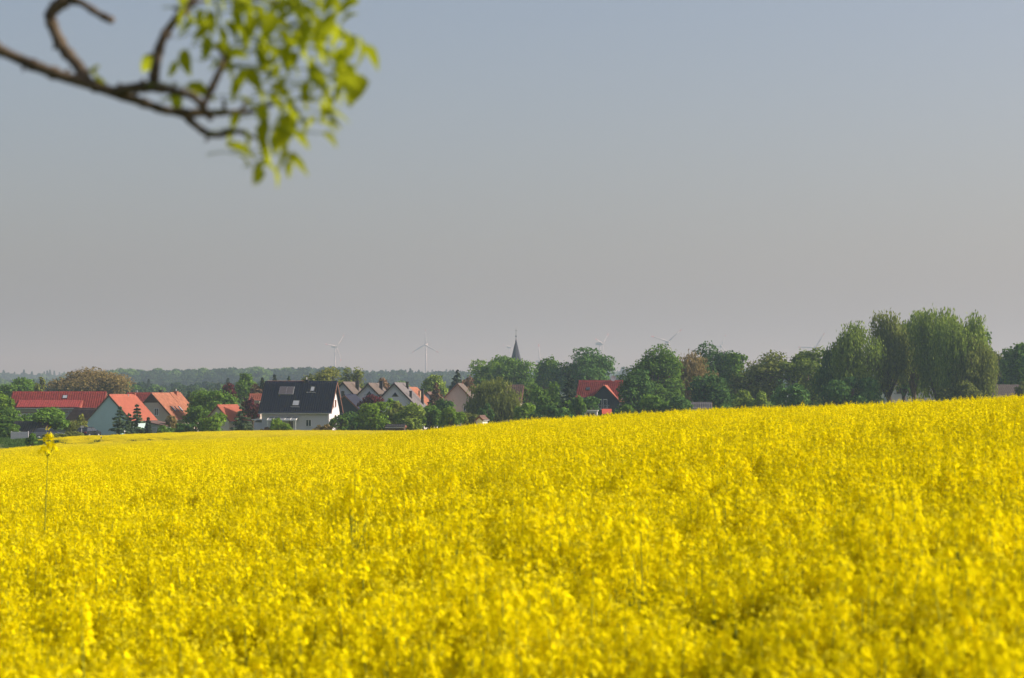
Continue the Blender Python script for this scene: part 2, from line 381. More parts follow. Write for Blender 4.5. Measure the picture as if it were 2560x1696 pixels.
# the stand is uneven: thinner, lower patches among fuller ones
pn = lambda x, y: np.sin(x * 2.3 + 1.7 * np.sin(y * 0.9)) * np.sin(y * 1.45 + 0.8 * np.sin(x * 1.3 + 2.0))
kp = (pn(xn, yn) > -0.55) | (rng.random(len(xn)) < 0.4); xn, yn = xn[kp], yn[kp]
order = np.argsort(yn); xn, yn = xn[order], yn[order]
vis = (np.abs(xn / yn) < 0.232) & (yn > 5.25); pick = np.where(vis)[0][:180]
rest = np.setdiff1d(np.arange(len(xn)), pick)
hvar = lambda n, r=rng: 0.93 + 0.12 * r.random(n) + 0.07 * (r.random(n) > 0.96)
def plant_obj(loc, v, rz, sc, label, group=None):
    st, cl, buds, lv = near_me[v]
    root = empty('rapeseed_plant', loc, rz, label, 'rapeseed plant', group); root.scale = sc
    link('stem', st, root)
    for m in cl: tag(link('flower_cluster', m, root), kind='stuff')
    tag(link('foliage', lv, root), kind='stuff'); tag(link('buds', buds, root), kind='stuff')
    return root
for k in range(3): near.append(plant(500 + k, True, nfl=16, size=0.014, nside=2, slim=True))
near_me = []
for st, cl, buds, lv in near:
    near_me.append((mesh_np('stem', *mb_quads(st), [M['stem']]), [mesh_np('flower_cluster', *c, [M['petal']]) for c in cl], mesh_np('buds', *buds, [M['bud']]), mesh_np('foliage', *lv, [M['rleaf']])))
hs_ = hvar(len(xn)) + 0.055 * pn(xn, yn); rz_ = rng.random(len(xn)) * 6.283; iv = rng.integers(0, NV, len(xn)); zn = terr(xn, yn)
for i in pick:
    plant_obj((float(xn[i]), float(yn[i]), float(zn[i])), int(iv[i]), float(rz_[i]), (1, 1, float(hs_[i])),
              'blurred yellow rapeseed plant in the very nearest rows of the field', 'nearest rapeseed plants')
# plants that stand out above their neighbours
for px, py, D, v, label in (
        (103, 1083, 15.0, 9, 'tall lone rapeseed plant whose flower head reaches up to the garden hedge'),
        (893, 1160, 11.5, 4, 'tall rapeseed plant with long dark green stem below the blue-black roof'),
        (1055, 1250, 9.0, 7, 'leaning rapeseed plant with a bare green stem in the middle of the field'),
        (1400, 1200, 11.5, 2, 'rapeseed plant standing above its neighbours below the beige gable'),
        (1620, 1285, 8.2, 5, 'broad blurred rapeseed plant with a pale pillar of flowers below the red roof'),
        (2150, 1385, 6.3, 0, 'large blurred rapeseed plant with bowed flower heads below the willows'),
        (2420, 1375, 6.5, 3, 'large blurred rapeseed plant standing high in the lower corner by the willows side'),
        (1810, 1215, 11.0, 10, 'rapeseed plant with a slim raised flower head below the sparse tree'),
        (250, 1480, 5.9, 8, 'near rapeseed plant standing up in the lower corner below the teal house')):
    x = wx(px, D); z0 = tz(x, D); h = wz(py, D) - z0
    o = plant_obj((x, D, z0), v, px * 0.37, (1.25 if v > 8 else 0.95, 1.25 if v > 8 else 0.95, h / CANOPY), label)
    if px == 1055: o.rotation_euler[1] = R(5)

def inst(x, y, nvar, zs, xy=1.0):
    n = len(x); z = terr(x, y)
    return np.stack([x, y, z], 1), np.stack([rng.normal(size=n) * 0.03, rng.normal(size=n) * 0.03, rng.random(n) * 6.283], 1), np.stack([np.full(n, xy), np.full(n, xy), zs], 1), rng.integers(0, nvar, n)
p0 = (np.stack([xn, yn, zn], 1)[rest], np.stack([0 * rz_, 0 * rz_, rz_], 1)[rest], np.stack([0 * hs_ + 1, 0 * hs_ + 1, hs_], 1)[rest], iv[rest])
crowd('rapeseed_field', *p0, c0, 'yellow flowering rapeseed just behind the nearest plants')
x1, y1 = field_points(24, 74, 3.9)
crowd('rapeseed_field', *inst(x1, y1, 7, 0.97 + 0.06 * rng.random(len(x1)) + 0.025 * rng.normal(size=len(x1))), c1, 'bright yellow rapeseed rising to the crest of the field')
x2, y2 = field_points(74, 252, 0.92, cut=1.55)
k = (y2 < 182 + 0.1 * x2) | (x2 > -50.5 - 0.12 * (y2 - 240))
k &= ~((np.abs(x2 + 46.9) < 0.5) & (y2 > 240))
crowd('rapeseed_field', *inst(x2[k], y2[k], 6, (0.95 + 0.06 * rng.random(k.sum())) * (1 - 0.28 * np.clip((y2[k] - 200) / 40, 0, 1))), c2, 'smooth yellow far end of the rapeseed field')
# lone shoots that stand up along the crest
xk, yk = field_points(34, 120, 0.9); kk = np.abs(yk / yridge(xk, yk) - 0.95) < 0.28; xk, yk = xk[kk], yk[kk]
crowd('rapeseed_field', *inst(xk, yk, NV, 1.0 + 0.115 * rng.random(len(xk)) ** 1.5), c0, 'single rapeseed shoots standing up along the crest')
# second field beyond the road
n3 = 2300; x3 = -62 + 62 * rng.random(n3); y3 = 250 + 37 * rng.random(n3); k = (y3 < 256 + 26 * np.clip((x3 + 60) / 14, 0, 1) + 8 * np.clip((x3 + 46) / 20, 0, 1)) & (x3 > -55)
x3, y3 = x3[k], y3[k]
crowd('rapeseed_field', *inst(x3, y3, 6, (0.45 + 0.40 * np.clip((x3 + 55) / 20, 0, 1)) * (0.95 + 0.1 * rng.random(len(x3))), 1.15), c2, 'strip of yellow rapeseed in front of the gardens')
# grass verge
cg = bpy.data.collections.new('grass_tufts'); M['grass'] = leafmat('grass_blade', (0.045, 0.095, 0.02), (0.09, 0.16, 0.04), 0.3)
for k in range(3):
    r = np.random.default_rng(40 + k); n = 160; a = r.random(n) * 6.283; p = np.stack([(r.random(n) - .5) * 2.2, (r.random(n) - .5) * 2.2, 0.10 + 0.10 * r.random(n)], 1)
    source('grass_tuft', [(quads_at(p, np.stack([np.cos(a), np.sin(a), 0 * a], 1), 0.07, 5.0, r, up=np.tile([0, 0, 1.0], (n, 1))), M['grass'])], cg)
n4 = 900; x4 = -85 + 38 * rng.random(n4); y4 = 183 + 112 * rng.random(n4); k = (y4 > 100)
crowd('grass', *inst(x4[k], y4[k], 3, 0.8 + 0.6 * rng.random(k.sum())), cg, 'green grass verge beyond the field')

# ------------------------------------------------------------------ trees
M['lf_mid'] = leafmat('leaves_mid_green', (0.077, 0.1605, 0.0271), (0.185, 0.3196, 0.0487))
M['lf_dark'] = leafmat('leaves_dark_green', (0.0464, 0.1096, 0.0311), (0.1114, 0.2141, 0.048), 0.25)
M['lf_bright'] = leafmat('leaves_bright_green', (0.1143, 0.216, 0.0221), (0.2287, 0.365, 0.0443), 0.4)
M['lf_olive'] = leafmat('leaves_olive', (0.1238, 0.1542, 0.0339), (0.2398, 0.2827, 0.0594))
M['lf_willow'] = leafmat('leaves_willow', (0.1404, 0.2134, 0.036), (0.297, 0.3952, 0.0675), 0.35)
M['lf_brown'] = leafmat('leaves_bronze', (0.1747, 0.1336, 0.0516), (0.3189, 0.2506, 0.0942))
M['lf_purple'] = leafmat('leaves_purple', (0.0768, 0.0179, 0.0256), (0.1664, 0.0384, 0.0512), 0.3)
M['lf_spruce'] = leafmat('needles_blue_green', (0.0434, 0.0796, 0.0434), (0.1085, 0.1591, 0.0753), 0.1)
M['lf_spruced'] = leafmat('needles_dark', (0.026, 0.0463, 0.0289), (0.0666, 0.0925, 0.0492), 0.1)
M['lf_rust'] = leafmat('leaves_rusty', (0.1446, 0.0897, 0.0549), (0.2459, 0.1591, 0.0897), 0.2)
M['lf_yellow'] = leafmat('leaves_yellow_green', (0.1808, 0.217, 0.0347), (0.3327, 0.3544, 0.0723), 0.4)
M['blossom'] = leafmat('white_blossom', (0.55, 0.52, 0.46), (0.75, 0.72, 0.66), 0.3)

def tree(name, label, cat, px, D, top, hw, mat, style='round', cb=None, seed=None, leaf=0.26, dens=1.0, group=None, flat=1.0, depth=0.85):
    """px, top, hw, cb: where the crown's middle, top, half-width and foot show; D its distance"""
    r = np.random.default_rng(int(px * 7 + top + D) if seed is None else seed); rr = random.Random(int(px + top))
    x = wx(px, D); z0 = tz(x, D); H = wz(top, D) - z0; Rw = hw * (1.46 if style == 'willow' and hw < 46 else 1.3 if style == 'willow' else 1.1) / F * D
    zb = (wz(cb + (14 if px > 1500 else 4), D) - z0) if cb else H * 0.22
    zb = max(zb, 0.02 * H); leaf = leaf * (D / 320.0) ** 0.6
    root = empty(name, (x, D, z0), 0, label, cat, group)
    zc, hz = (H + zb) / 2, (H - zb) / 2
    tk = MB(); groups = []
    if style == 'spruce':
        tk.tube([(0, 0, 0), (0, 0, H * 0.5), (0, 0, H * 0.97)], [Rw * 0.09, Rw * 0.05, 0.02], 6)
        P, Nn, U = [], [], []; n = int(2900 * dens)
        nw = max(8, int(H / 0.42)); lv = np.sort(r.random(nw)) ** 0.9
        for w in range(nw):
            t = (w + 0.3 * r.random()) / nw; z = zb + (H - zb) * t; rad = Rw * (1 - t) ** 0.85 * (0.8 + 0.35 * r.random()) + 0.05
            for b in range(int(5 + 6 * (1 - t))):
                a = r.random() * 6.283; rb = rad * (0.75 + 0.35 * r.random()); m = max(4, int(n / nw / 9 * (0.4 + 1.3 * (1 - t))) * 2)
                s = r.random(m) ** 0.7; dr = np.stack([np.cos(a) * np.ones(m), np.sin(a) * np.ones(m), np.zeros(m)], 1)
                P.append(dr * (s * rb)[:, None] + np.stack([r.normal(size=m) * 0.10 * rad, r.normal(size=m) * 0.10 * rad, z - 0.30 * s ** 1.3 * rb + 0.05 * r.normal(size=m) + 0.12 * rb * (s > .85)], 1))
                Nn.append(np.stack([0.4 * np.cos(a) + 0 * s, 0.4 * np.sin(a) + 0 * s, np.ones(m)], 1) + 0.5 * r.normal(size=(m, 3))); U.append(dr + [0, 0, -0.5])
        P = np.concatenate(P); v = quads_at(P, np.concatenate(Nn), leaf * 0.95, 1.7, r, up=np.concatenate(U)); groups.append((v, mat))
    else:
        nl = {'round': 22, 'bush': 12, 'sparse': 18, 'willow': 24, 'hedge': 14}[style]
        if Rw > 4.5: nl = int(nl * 1.5)
        cen = []; tries = 0
        while len(cen) < nl and tries < 900:
            tries += 1; p = r.random(3) * 2 - 1; q = np.linalg.norm(p)
            if q > 1 or (q < 0.35 and r.random() < 0.6): continue
            if style == 'round' and p[2] < -0.55 and np.hypot(p[0], p[1]) > 0.75: continue
            cen.append(p)
        cen = np.array(cen); rl = (0.20 + 0.24 * r.random(len(cen))) if style != 'sparse' else 0.28 + 0.14 * r.random(len(cen))
        if style == 'willow': rl *= 1.05
        sc = np.array([Rw, Rw * depth, hz * flat]); k0 = 1 - rl.mean() * 0.92
        C = cen * sc * k0; C[:, 2] += zc
        area = 4 * math.pi * Rw * (hz + Rw) / 2
        n = int(3.6 * dens * area / leaf ** 2 * (0.42 if style == 'sparse' else 1.0))
        n = min(n, 17000); which = r.choice(len(C), n, p=rl ** 2 / (rl ** 2).sum())
        d = unit(n, r); d[:, 2] = np.where((d[:, 2] < -0.3) & (r.random(n) < 0.6), -d[:, 2], d[:, 2])
        lump = 1 + 0.16 * np.sin(d[:, 0] * 7 + which) * np.sin(d[:, 1] * 6 + which * 2.1) + 0.10 * np.sin(d[:, 2] * 11 + which)
        rad = np.where(r.random(n) < 0.75, 0.86 + 0.20 * r.random(n), 0.35 + 0.5 * r.random(n)) * lump
        rad = rad + np.where(r.random(n) < 0.08, 0.35 * r.random(n), 0.0)
        if style == 'sparse': rad = 0.3 + 0.85 * r.random(n)
        rs = np.array([Rw, Rw * depth, min(hz, Rw * 1.15) if style != 'willow' else min(hz, Rw * 1.4)])
        off = d * rad[:, None] * rl[which][:, None] * rs
        P = C[which] + off; nrm = d + 0.65 * r.normal(size=(n, 3)) + [0, 0, 0.25]
        # leave the inside of neighbouring lobes thinner
        if style == 'willow':
            P[:, 2] -= (r.random(n) ** 1.6) * hz * 0.30 * (P[:, 2] > zb + hz * 0.3)
            ph = np.floor((np.arctan2(d[:, 1], d[:, 0]) * 5 + which * 3) % 17); P[:, 0] += 0.10 * Rw * np.sin(ph * 2.3)
            v = quads_at(P, d * [1, 1, 0.15] + 0.4 * r.normal(size=(n, 3)), leaf * 0.72, 2.6, r, up=np.tile([0, 0, 1.0], (n, 1)))
        else:
            v = quads_at(P, nrm, leaf * (0.65 + 0.7 * r.random(n)), 1.25, r)
        # fit the crown to its measured height and width
        lo, hi = np.percentile(v[0][:, 2], [0.4, 99.7]); sx_ = Rw / max(1e-3, (np.percentile(v[0][:, 0], 99.3) - np.percentile(v[0][:, 0], 0.7)) / 2); ox = (np.percentile(v[0][:, 0], 99.3) + np.percentile(v[0][:, 0], 0.7)) / 2
        fit = lambda A: np.stack([(A[:, 0] - ox) * sx_, A[:, 1] * sx_, zb + (A[:, 2] - lo) * (H - zb) / (hi - lo)], 1)
        v = (fit(v[0]), v[1]); C = fit(C); rs = rs * [sx_, sx_, (H - zb) / (hi - lo)]
        P0 = v[0].reshape(-1, 4, 3); keep = P0[:, :, 2].min(1) > 0.0; P0 = P0[keep]; v = (P0.reshape(-1, 3), np.arange(4 * len(P0)).reshape(-1, 4))
        groups.append((v, mat))
        th = max(zb, H * 0.25); tr = max(0.05, min(0.045 * H, 0.10 * Rw + 0.05))
        tk.tube([(0, 0, 0), (0.01 * H, 0, th * 0.6), (0, 0.01 * H, th + 0.15 * hz), (0.02 * H, 0, zc + 0.3 * hz)], [tr * 1.25, tr, tr * 0.75, tr * 0.3], 7)
        for i in range(len(C)):
            s0 = Vector((0, 0, th * 0.85 + (C[i][2] - th) * 0.25 * rr.random())); e = Vector(C[i]); mid = (s0 + e) / 2 + Vector((0, 0, -0.06 * Rw))
            tk.tube([s0, mid, e], [tr * 0.45, tr * 0.3, tr * 0.12], 5)
            m = 14 if style == 'sparse' else 3
            for q in range(m):
                w = Vector(unit(1, r)[0] * rs * rl[i] * 1.05); tk.tube([e * 0.9 + mid * 0.1, e + w], [tr * 0.12, 0.012 + tr * 0.03], 3, False)
    crown = link('crown', mesh_np('crown', groups[0][0][0], groups[0][0][1], [mat]), root)
    tk.build('trunk', M['bark'], root, True)
    return root

DT, BU, SP, WI = 'deciduous_tree', 'bush', 'spruce_tree', 'willow_tree'
for a in (
    # far left gardens
    (DT, 'dark green tree behind the end of the long red roof', 'tree', 52, 400, 946, 42, M['lf_mid'], 'round', 1010),
    (DT, 'slim pale tree standing beside a dark green one behind the long red roof', 'tree', 101, 395, 942, 13, M['lf_yellow'], 'sparse', 1000),
    (DT, 'wide bronze dome-shaped tree rising behind the long red roof', 'tree', 228, 430, 925, 86, M['lf_brown'], 'sparse', 1010, None, 0.24, 2.1),
    (DT, 'bright green tree at the picture edge beside the long red roof', 'tree', 6, 310, 985, 26, M['lf_bright'], 'round', 1060),
    (DT, 'spreading dark tree in front of the left end of the long red roof', 'tree', 34, 288, 1022, 40, M['lf_mid'], 'round', 1066),
    (BU, 'low green bush below the spreading dark tree at the picture edge', 'bush', 18, 280, 1058, 27, M['lf_mid'], 'bush', 1098),
    (DT, 'round apple tree with forked trunk in front of the long red-roofed house', 'tree', 127, 285, 1020, 38, M['lf_mid'], 'round', 1072),
    (BU, 'small cone-shaped bush beside the lone tall rapeseed head', 'bush', 79, 236, 1083, 14, M['lf_mid'], 'bush', 1112),
    (BU, 'brownish unmown bush beside the end of the yellow strip', 'bush', 135, 262, 1084, 26, M['lf_olive'], 'bush', 1110),
    (BU, 'scrubby olive bush next to the dark parked car', 'bush', 178, 284, 1078, 27, M['lf_olive'], 'bush', 1100),
    (BU, 'yellowish shrub at the corner of the teal gable wall', 'bush', 200, 300, 1036, 17, M['lf_yellow'], 'sparse', 1082),
    (BU, 'shrub with pale blossom between apple tree and teal gable', 'bush', 180, 292, 1052, 20, M['lf_olive'], 'sparse', 1088),
    (SP, 'blue-green spruce in front of the teal gable', 'spruce', 301, 288, 1012, 29, M['lf_spruce'], 'spruce', 1092),
    (SP, 'taller-topped spruce in front of the bright red roof', 'spruce', 343, 292, 1008, 28, M['lf_spruce'], 'spruce', 1090),
    (SP, 'low spruce filling the gap between two spruces before the bright red roof', 'spruce', 322, 290, 1030, 25, M['lf_spruce'], 'spruce', 1094),
    (SP, 'narrow dark cypress beside the pale garage wall', 'cypress', 371, 290, 1042, 9, M['lf_spruced'], 'spruce', 1092),
    (BU, 'orange-tinged bush in front of the weathered orange roof', 'bush', 433, 296, 1040, 24, M['lf_brown'], 'bush', 1084),
    (BU, 'low trimmed hedge bush below the weathered orange roof', 'bush', 418, 286, 1064, 22, M['lf_mid'], 'bush', 1092),
    (BU, 'dark hedge bush between the trimmed hedge and the round bush', 'bush', 462, 286, 1058, 24, M['lf_dark'], 'bush', 1092),
    (DT, 'full dark green tree between the weathered orange roof and the blue-black roof', 'tree', 532, 318, 977, 52, M['lf_mid'], 'round', 1052),
    (DT, 'low limb of green leaves beside the weathered orange roof', 'tree', 490, 306, 1015, 26, M['lf_mid'], 'round', 1060),
    (BU, 'round light green bush at the foot of the full dark tree', 'bush', 529, 286, 1034, 31, M['lf_bright'], 'bush', 1088),
    (SP, 'broad blue-green spruce beside the blue-black roofed house', 'spruce', 606, 292, 1014, 38, M['lf_spruce'], 'spruce', 1088),
    (DT, 'dark red plum tree at the left end of the blue-black roof', 'tree', 632, 312, 998, 24, M['lf_purple'], 'round', 1046),
    (DT, 'small purple tree top rising behind the full dark green tree', 'tree', 574, 360, 958, 16, M['lf_purple'], 'round', 1000),
    (DT, 'tall green tree behind the plum tree and blue-black roof', 'tree', 615, 390, 934, 26, M['lf_mid'], 'round', 1010),
    (DT, 'rust-coloured tree peeping out over the left end of the blue-black roof', 'tree', 648, 372, 962, 20, M['lf_rust'], 'round', 1006),
    (DT, 'green tree beside the grey half-hidden gable', 'tree', 560, 372, 968, 28, M['lf_dark'], 'round', 1012),
    (SP, 'small lone spruce behind the half-hidden grey gable', 'spruce', 474, 380, 978, 11, M['lf_spruce'], 'spruce', 1010),
    (SP, 'dark spruce tip just left of the two above the blue-black ridge', 'spruce', 656, 372, 944, 14, M['lf_spruced'], 'spruce', 1010),
    (SP, 'narrow spruce tip above the left part of the blue-black ridge', 'spruce', 686, 380, 936, 13, M['lf_spruced'], 'spruce', 1010),
    (SP, 'pale-tipped spruce above the solar panel on the blue-black roof', 'spruce', 722, 374, 940, 16, M['lf_spruce'], 'spruce', 1010),
    (DT, 'yellow-green tree rising behind the right end of the blue-black ridge', 'tree', 826, 395, 921, 34, M['lf_yellow'], 'round', 1000),
    (DT, 'thin-leaved tree with bare twigs above the first white gable', 'tree', 880, 410, 918, 28, M['lf_olive'], 'sparse', 1000),
    (DT, 'olive tree crown behind the blue-black roof chimney', 'tree', 786, 402, 938, 28, M['lf_olive'], 'round', 1000),
    (BU, 'round garden bush against the pale wall under the white canopy', 'bush', 704, 287, 1047, 23, M['lf_bright'], 'bush', 1086),
    (BU, 'brownish low bush at the right corner of the pale grey wall', 'bush', 806, 287, 1062, 22, M['lf_brown'], 'bush', 1086),
    (BU, 'small rusty bush at the left corner of the pale grey wall', 'bush', 664, 286, 1068, 12, M['lf_rust'], 'bush', 1086),
    (BU, 'loose shrub with glinting leaves in front of the sunlit gable', 'bush', 846, 290, 1036, 22, M['lf_mid'], 'sparse', 1086),
    (BU, 'dark green bush between the sunlit gable and the yellow-green bush', 'bush', 876, 298, 1030, 26, M['lf_dark'], 'bush', 1090),
    (BU, 'bright yellow-green bush below the purple plum', 'bush', 934, 288, 1006, 38, M['lf_bright'], 'bush', 1084),
    (DT, 'purple plum tree in front of the first and second white gables', 'tree', 928, 318, 988, 28, M['lf_purple'], 'round', 1030),
    (BU, 'olive bush below the second white gable', 'bush', 990, 296, 1006, 26, M['lf_olive'], 'bush', 1078),
    (BU, 'tall willow-green bush below the third white gable', 'bush', 1024, 290, 1010, 34, M['lf_willow'], 'bush', 1078),
    (BU, 'fresh green shrub tip before the third white gable wall', 'bush', 984, 312, 996, 14, M['lf_bright'], 'bush', 1030),
    (DT, 'brown round tree behind the ridge of the second white gabled house', 'tree', 962, 410, 946, 16, M['lf_rust'], 'round', 1000),
    (DT, 'light green tree behind the orange roof', 'tree', 1088, 400, 938, 28, M['lf_willow'], 'round', 1004),
    (SP, 'brown spruce beside the orange roof', 'spruce', 1090, 350, 956, 27, M['lf_rust'], 'spruce', 1030),
    (SP, 'tall dark spruce behind the left slope of the beige gable', 'spruce', 1143, 412, 924, 33, M['lf_spruced'], 'spruce', 1010),
    (DT, 'dark brown tree behind the ridge of the beige house', 'tree', 1170, 402, 944, 22, M['lf_rust'], 'round', 1010),
    (BU, 'dense dark green bush left of the beige gable wall', 'bush', 1115, 312, 999, 24, M['lf_dark'], 'bush', 1060),
    (BU, 'green bush below the orange roof', 'bush', 1078, 292, 1014, 28, M['lf_mid'], 'bush', 1072),
    (BU, 'light green bush in front of the beige gable', 'bush', 1130, 286, 1020, 28, M['lf_bright'], 'bush', 1068),
    (BU, 'olive brown bush at the foot of the beige house', 'bush', 1175, 288, 1032, 24, M['lf_olive'], 'bush', 1064),
    # middle
    (DT, 'broad bright green tree in front of the church spire', 'tree', 1212, 430, 902, 44, M['lf_bright'], 'round', 1010),
    (DT, 'broad green tree right below the church spire', 'tree', 1278, 425, 898, 50, M['lf_mid'], 'round', 1010),
    (DT, 'green crown filling in between the two broad trees under the spire', 'tree', 1245, 440, 892, 40, M['lf_mid'], 'round', 1010),
    (DT, 'olive feathery tree hiding a chimneyed roof', 'tree', 1236, 318, 950, 52, M['lf_olive'], 'willow', 1058),
    (BU, 'dark shrub beside the little white-gabled hut', 'bush', 1214, 296, 1010, 18, M['lf_dark'], 'bush', 1060),
    (BU, 'fresh green shrub at the field edge below the small orange roof', 'bush', 1310, 290, 1008, 24, M['lf_bright'], 'bush', 1056),
    (BU, 'shrub with white blossom above the small orange roof', 'bush', 1318, 345, 958, 22, M['lf_mid'], 'sparse', 1010),
    (DT, 'green tree between the blossom shrub and the dark ash', 'tree', 1368, 312, 960, 36, M['lf_mid'], 'round', 1040),
    (BU, 'dark bush at the field edge left of the flat white-edged shed', 'bush', 1386, 288, 1014, 36, M['lf_dark'], 'bush', 1052),
    (DT, 'huge dark tree with fine crown left of the red-roofed house', 'tree', 1448, 420, 873, 74, M['lf_dark'], 'round', 990),
    (DT, 'smaller dark crown on the shoulder of the huge dark tree', 'tree', 1366, 440, 896, 34, M['lf_mid'], 'round', 1000),
    (SP, 'dark spruce with brown twigs beside the red roof', 'spruce', 1424, 312, 925, 30, M['lf_spruced'], 'spruce', 1040),
    (BU, 'green shrub at the corner below the red roof', 'bush', 1445, 296, 990, 18, M['lf_mid'], 'bush', 1046),
    (BU, 'dark bush covering the wall under the left of the red roof', 'bush', 1476, 302, 992, 20, M['lf_dark'], 'bush', 1030),
    (BU, 'round green bush right of the red awning', 'bush', 1562, 286, 1012, 24, M['lf_mid'], 'bush', 1046),
    # right
    (DT, 'tall green maple right beside the red-roofed house', 'tree', 1632, 335, 868, 66, M['lf_mid'], 'round', 1020, 12623),
    (DT, 'dark lower crown of green beside the balcony of the red-roofed house', 'tree', 1588, 315, 926, 38, M['lf_dark'], 'round', 1030),
    (DT, 'bronze willow between the tall maple and the dark round tree', 'tree', 1727, 345, 889, 44, M['lf_brown'], 'willow', 1020),
    (BU, 'bush under the tall maple at the field edge', 'bush', 1640, 290, 988, 36, M['lf_mid'], 'bush', 1040),
    (BU, 'grey-green bush under the bronze willow', 'bush', 1700, 288, 992, 26, M['lf_dark'], 'bush', 1036),
    (DT, 'dark round-topped tree right of the bronze willow', 'tree', 1786, 372, 863, 54, M['lf_dark'], 'round', 1000),
    (DT, 'green tree between the dark round tree and the half-bare tree', 'tree', 1836, 355, 884, 28, M['lf_mid'], 'round', 1010),
    (DT, 'half-bare tree with visible dark trunk and fan of twigs', 'tree', 1902, 340, 882, 60, M['lf_olive'], 'sparse', 995),
    (DT, 'shady undergrowth tree beneath the dark round-topped tree', 'tree', 1776, 318, 938, 44, M['lf_dark'], 'round', 1024),
    (DT, 'deep green tree behind the half-bare tree', 'tree', 1906, 365, 906, 48, M['lf_dark'], 'round', 1010),
    (BU, 'pale green bush at the field edge, first of a pair', 'bush', 1856, 292, 976, 24, M['lf_willow'], 'bush', 1026),
    (BU, 'pale green bush at the field edge beside the half-bare trunk', 'bush', 1900, 290, 980, 26, M['lf_willow'], 'bush', 1024),
    (DT, 'grey-green tree just left of the tall willows', 'tree', 2016, 338, 874, 60, M['lf_willow'], 'round', 1014),
    (BU, 'dark shrub filling the gap left of the willow row', 'bush', 1975, 296, 962, 40, M['lf_dark'], 'bush', 1014),
    (WI, 'dark leaning willow at the left end of the willow row', 'willow', 2096, 312, 868, 40, M['lf_dark'], 'willow', 1012),
    (WI, 'willow with separate rounded top, second in the willow row', 'willow', 2138, 306, 813, 40, M['lf_willow'], 'willow', 1006),
    (WI, 'tall feathery willow, third in the willow row', 'willow', 2222, 312, 785, 38, M['lf_olive'], 'willow', 975),
    (WI, 'tallest airy willow in the middle of the willow row', 'willow', 2284, 318, 780, 34, M['lf_willow'], 'willow', 970),
    (WI, 'broad tall willow right of the middle of the willow row', 'willow', 2346, 308, 778, 44, M['lf_willow'], 'willow', 985),
    (WI, 'sunlit willow with long curtain at the right of the willow row', 'willow', 2402, 302, 792, 44, M['lf_willow'], 'willow', 1004),
    (WI, 'low drooping willow skirt at the right end of the row', 'willow', 2436, 300, 850, 36, M['lf_olive'], 'willow', 1002),
    (DT, 'dark tree core between the tall feathery willows', 'tree', 2258, 330, 826, 42, M['lf_dark'], 'round', 968),
    (DT, 'pale green tree behind the right end of the willow row', 'tree', 2446, 352, 818, 34, M['lf_mid'], 'round', 980),
    (DT, 'twiggy tree beside the grey barn roof', 'tree', 2484, 360, 880, 22, M['lf_olive'], 'sparse', 970),
    (DT, 'green tree cut by the right picture edge', 'tree', 2552, 345, 860, 44, M['lf_mid'], 'round', 975),
    (DT, 'dark tree behind the grey barn roof', 'tree', 2512, 372, 900, 38, M['lf_dark'], 'round', 985),
    (BU, 'olive bush at the right picture edge beside the grey barn roof', 'bush', 2560, 312, 955, 20, M['lf_olive'], 'bush', 990),
    (BU, 'dark low scrub under the willows left of the white wall', 'bush', 2130, 300, 944, 60, M['lf_dark'], 'bush', 1012),
    (BU, 'scrub at the foot of the long willow curtain', 'bush', 2400, 298, 955, 48, M['lf_olive'], 'bush', 1004),
):
    tree(*a)

cu = bpy.data.collections.new('undergrowth_clumps')
for k in range(4):
    r = np.random.default_rng(60 + k); n = 900; C = (r.random((7, 3)) * 2 - 1) * [1.1, 1.1, .7] + [0, 0, 1.0]; w = r.integers(0, 7, n); d = unit(n, r)
    P = C[w] + d * (.55 + .35 * r.random(n))[:, None]; P[:, 2] = np.abs(P[:, 2]); source('undergrowth_clump', [(quads_at(P, d + .6 * r.normal(size=(n, 3)), .24, 1.3, r), M[('lf_dark', 'lf_mid', 'lf_dark', 'lf_olive')[k]])], cu)
nu = 330; Du = 305 + 75 * rng.random(nu); pu = 1320 + 1250 * rng.random(nu); pu = np.where((pu > 2440) & (pu < 2540), 2380, pu); xu = (pu - 1280) / F * Du
su = (1.0 + .9 * rng.random(nu)) * np.where((pu > 2190) & (pu < 2350), 0.62, 1.0); su = np.where((pu > 1440) & (pu < 1545) & (Du < 345), 0.5, su)
crowd('undergrowth', np.stack([xu, Du, terr(xu, Du) - .1], 1), np.stack([0 * su, 0 * su, rng.random(nu) * 6.283], 1), np.stack([su, su, su * 1.15], 1), rng.integers(0, 4, nu), cu, 'shady undergrowth beneath the trees along the crest')

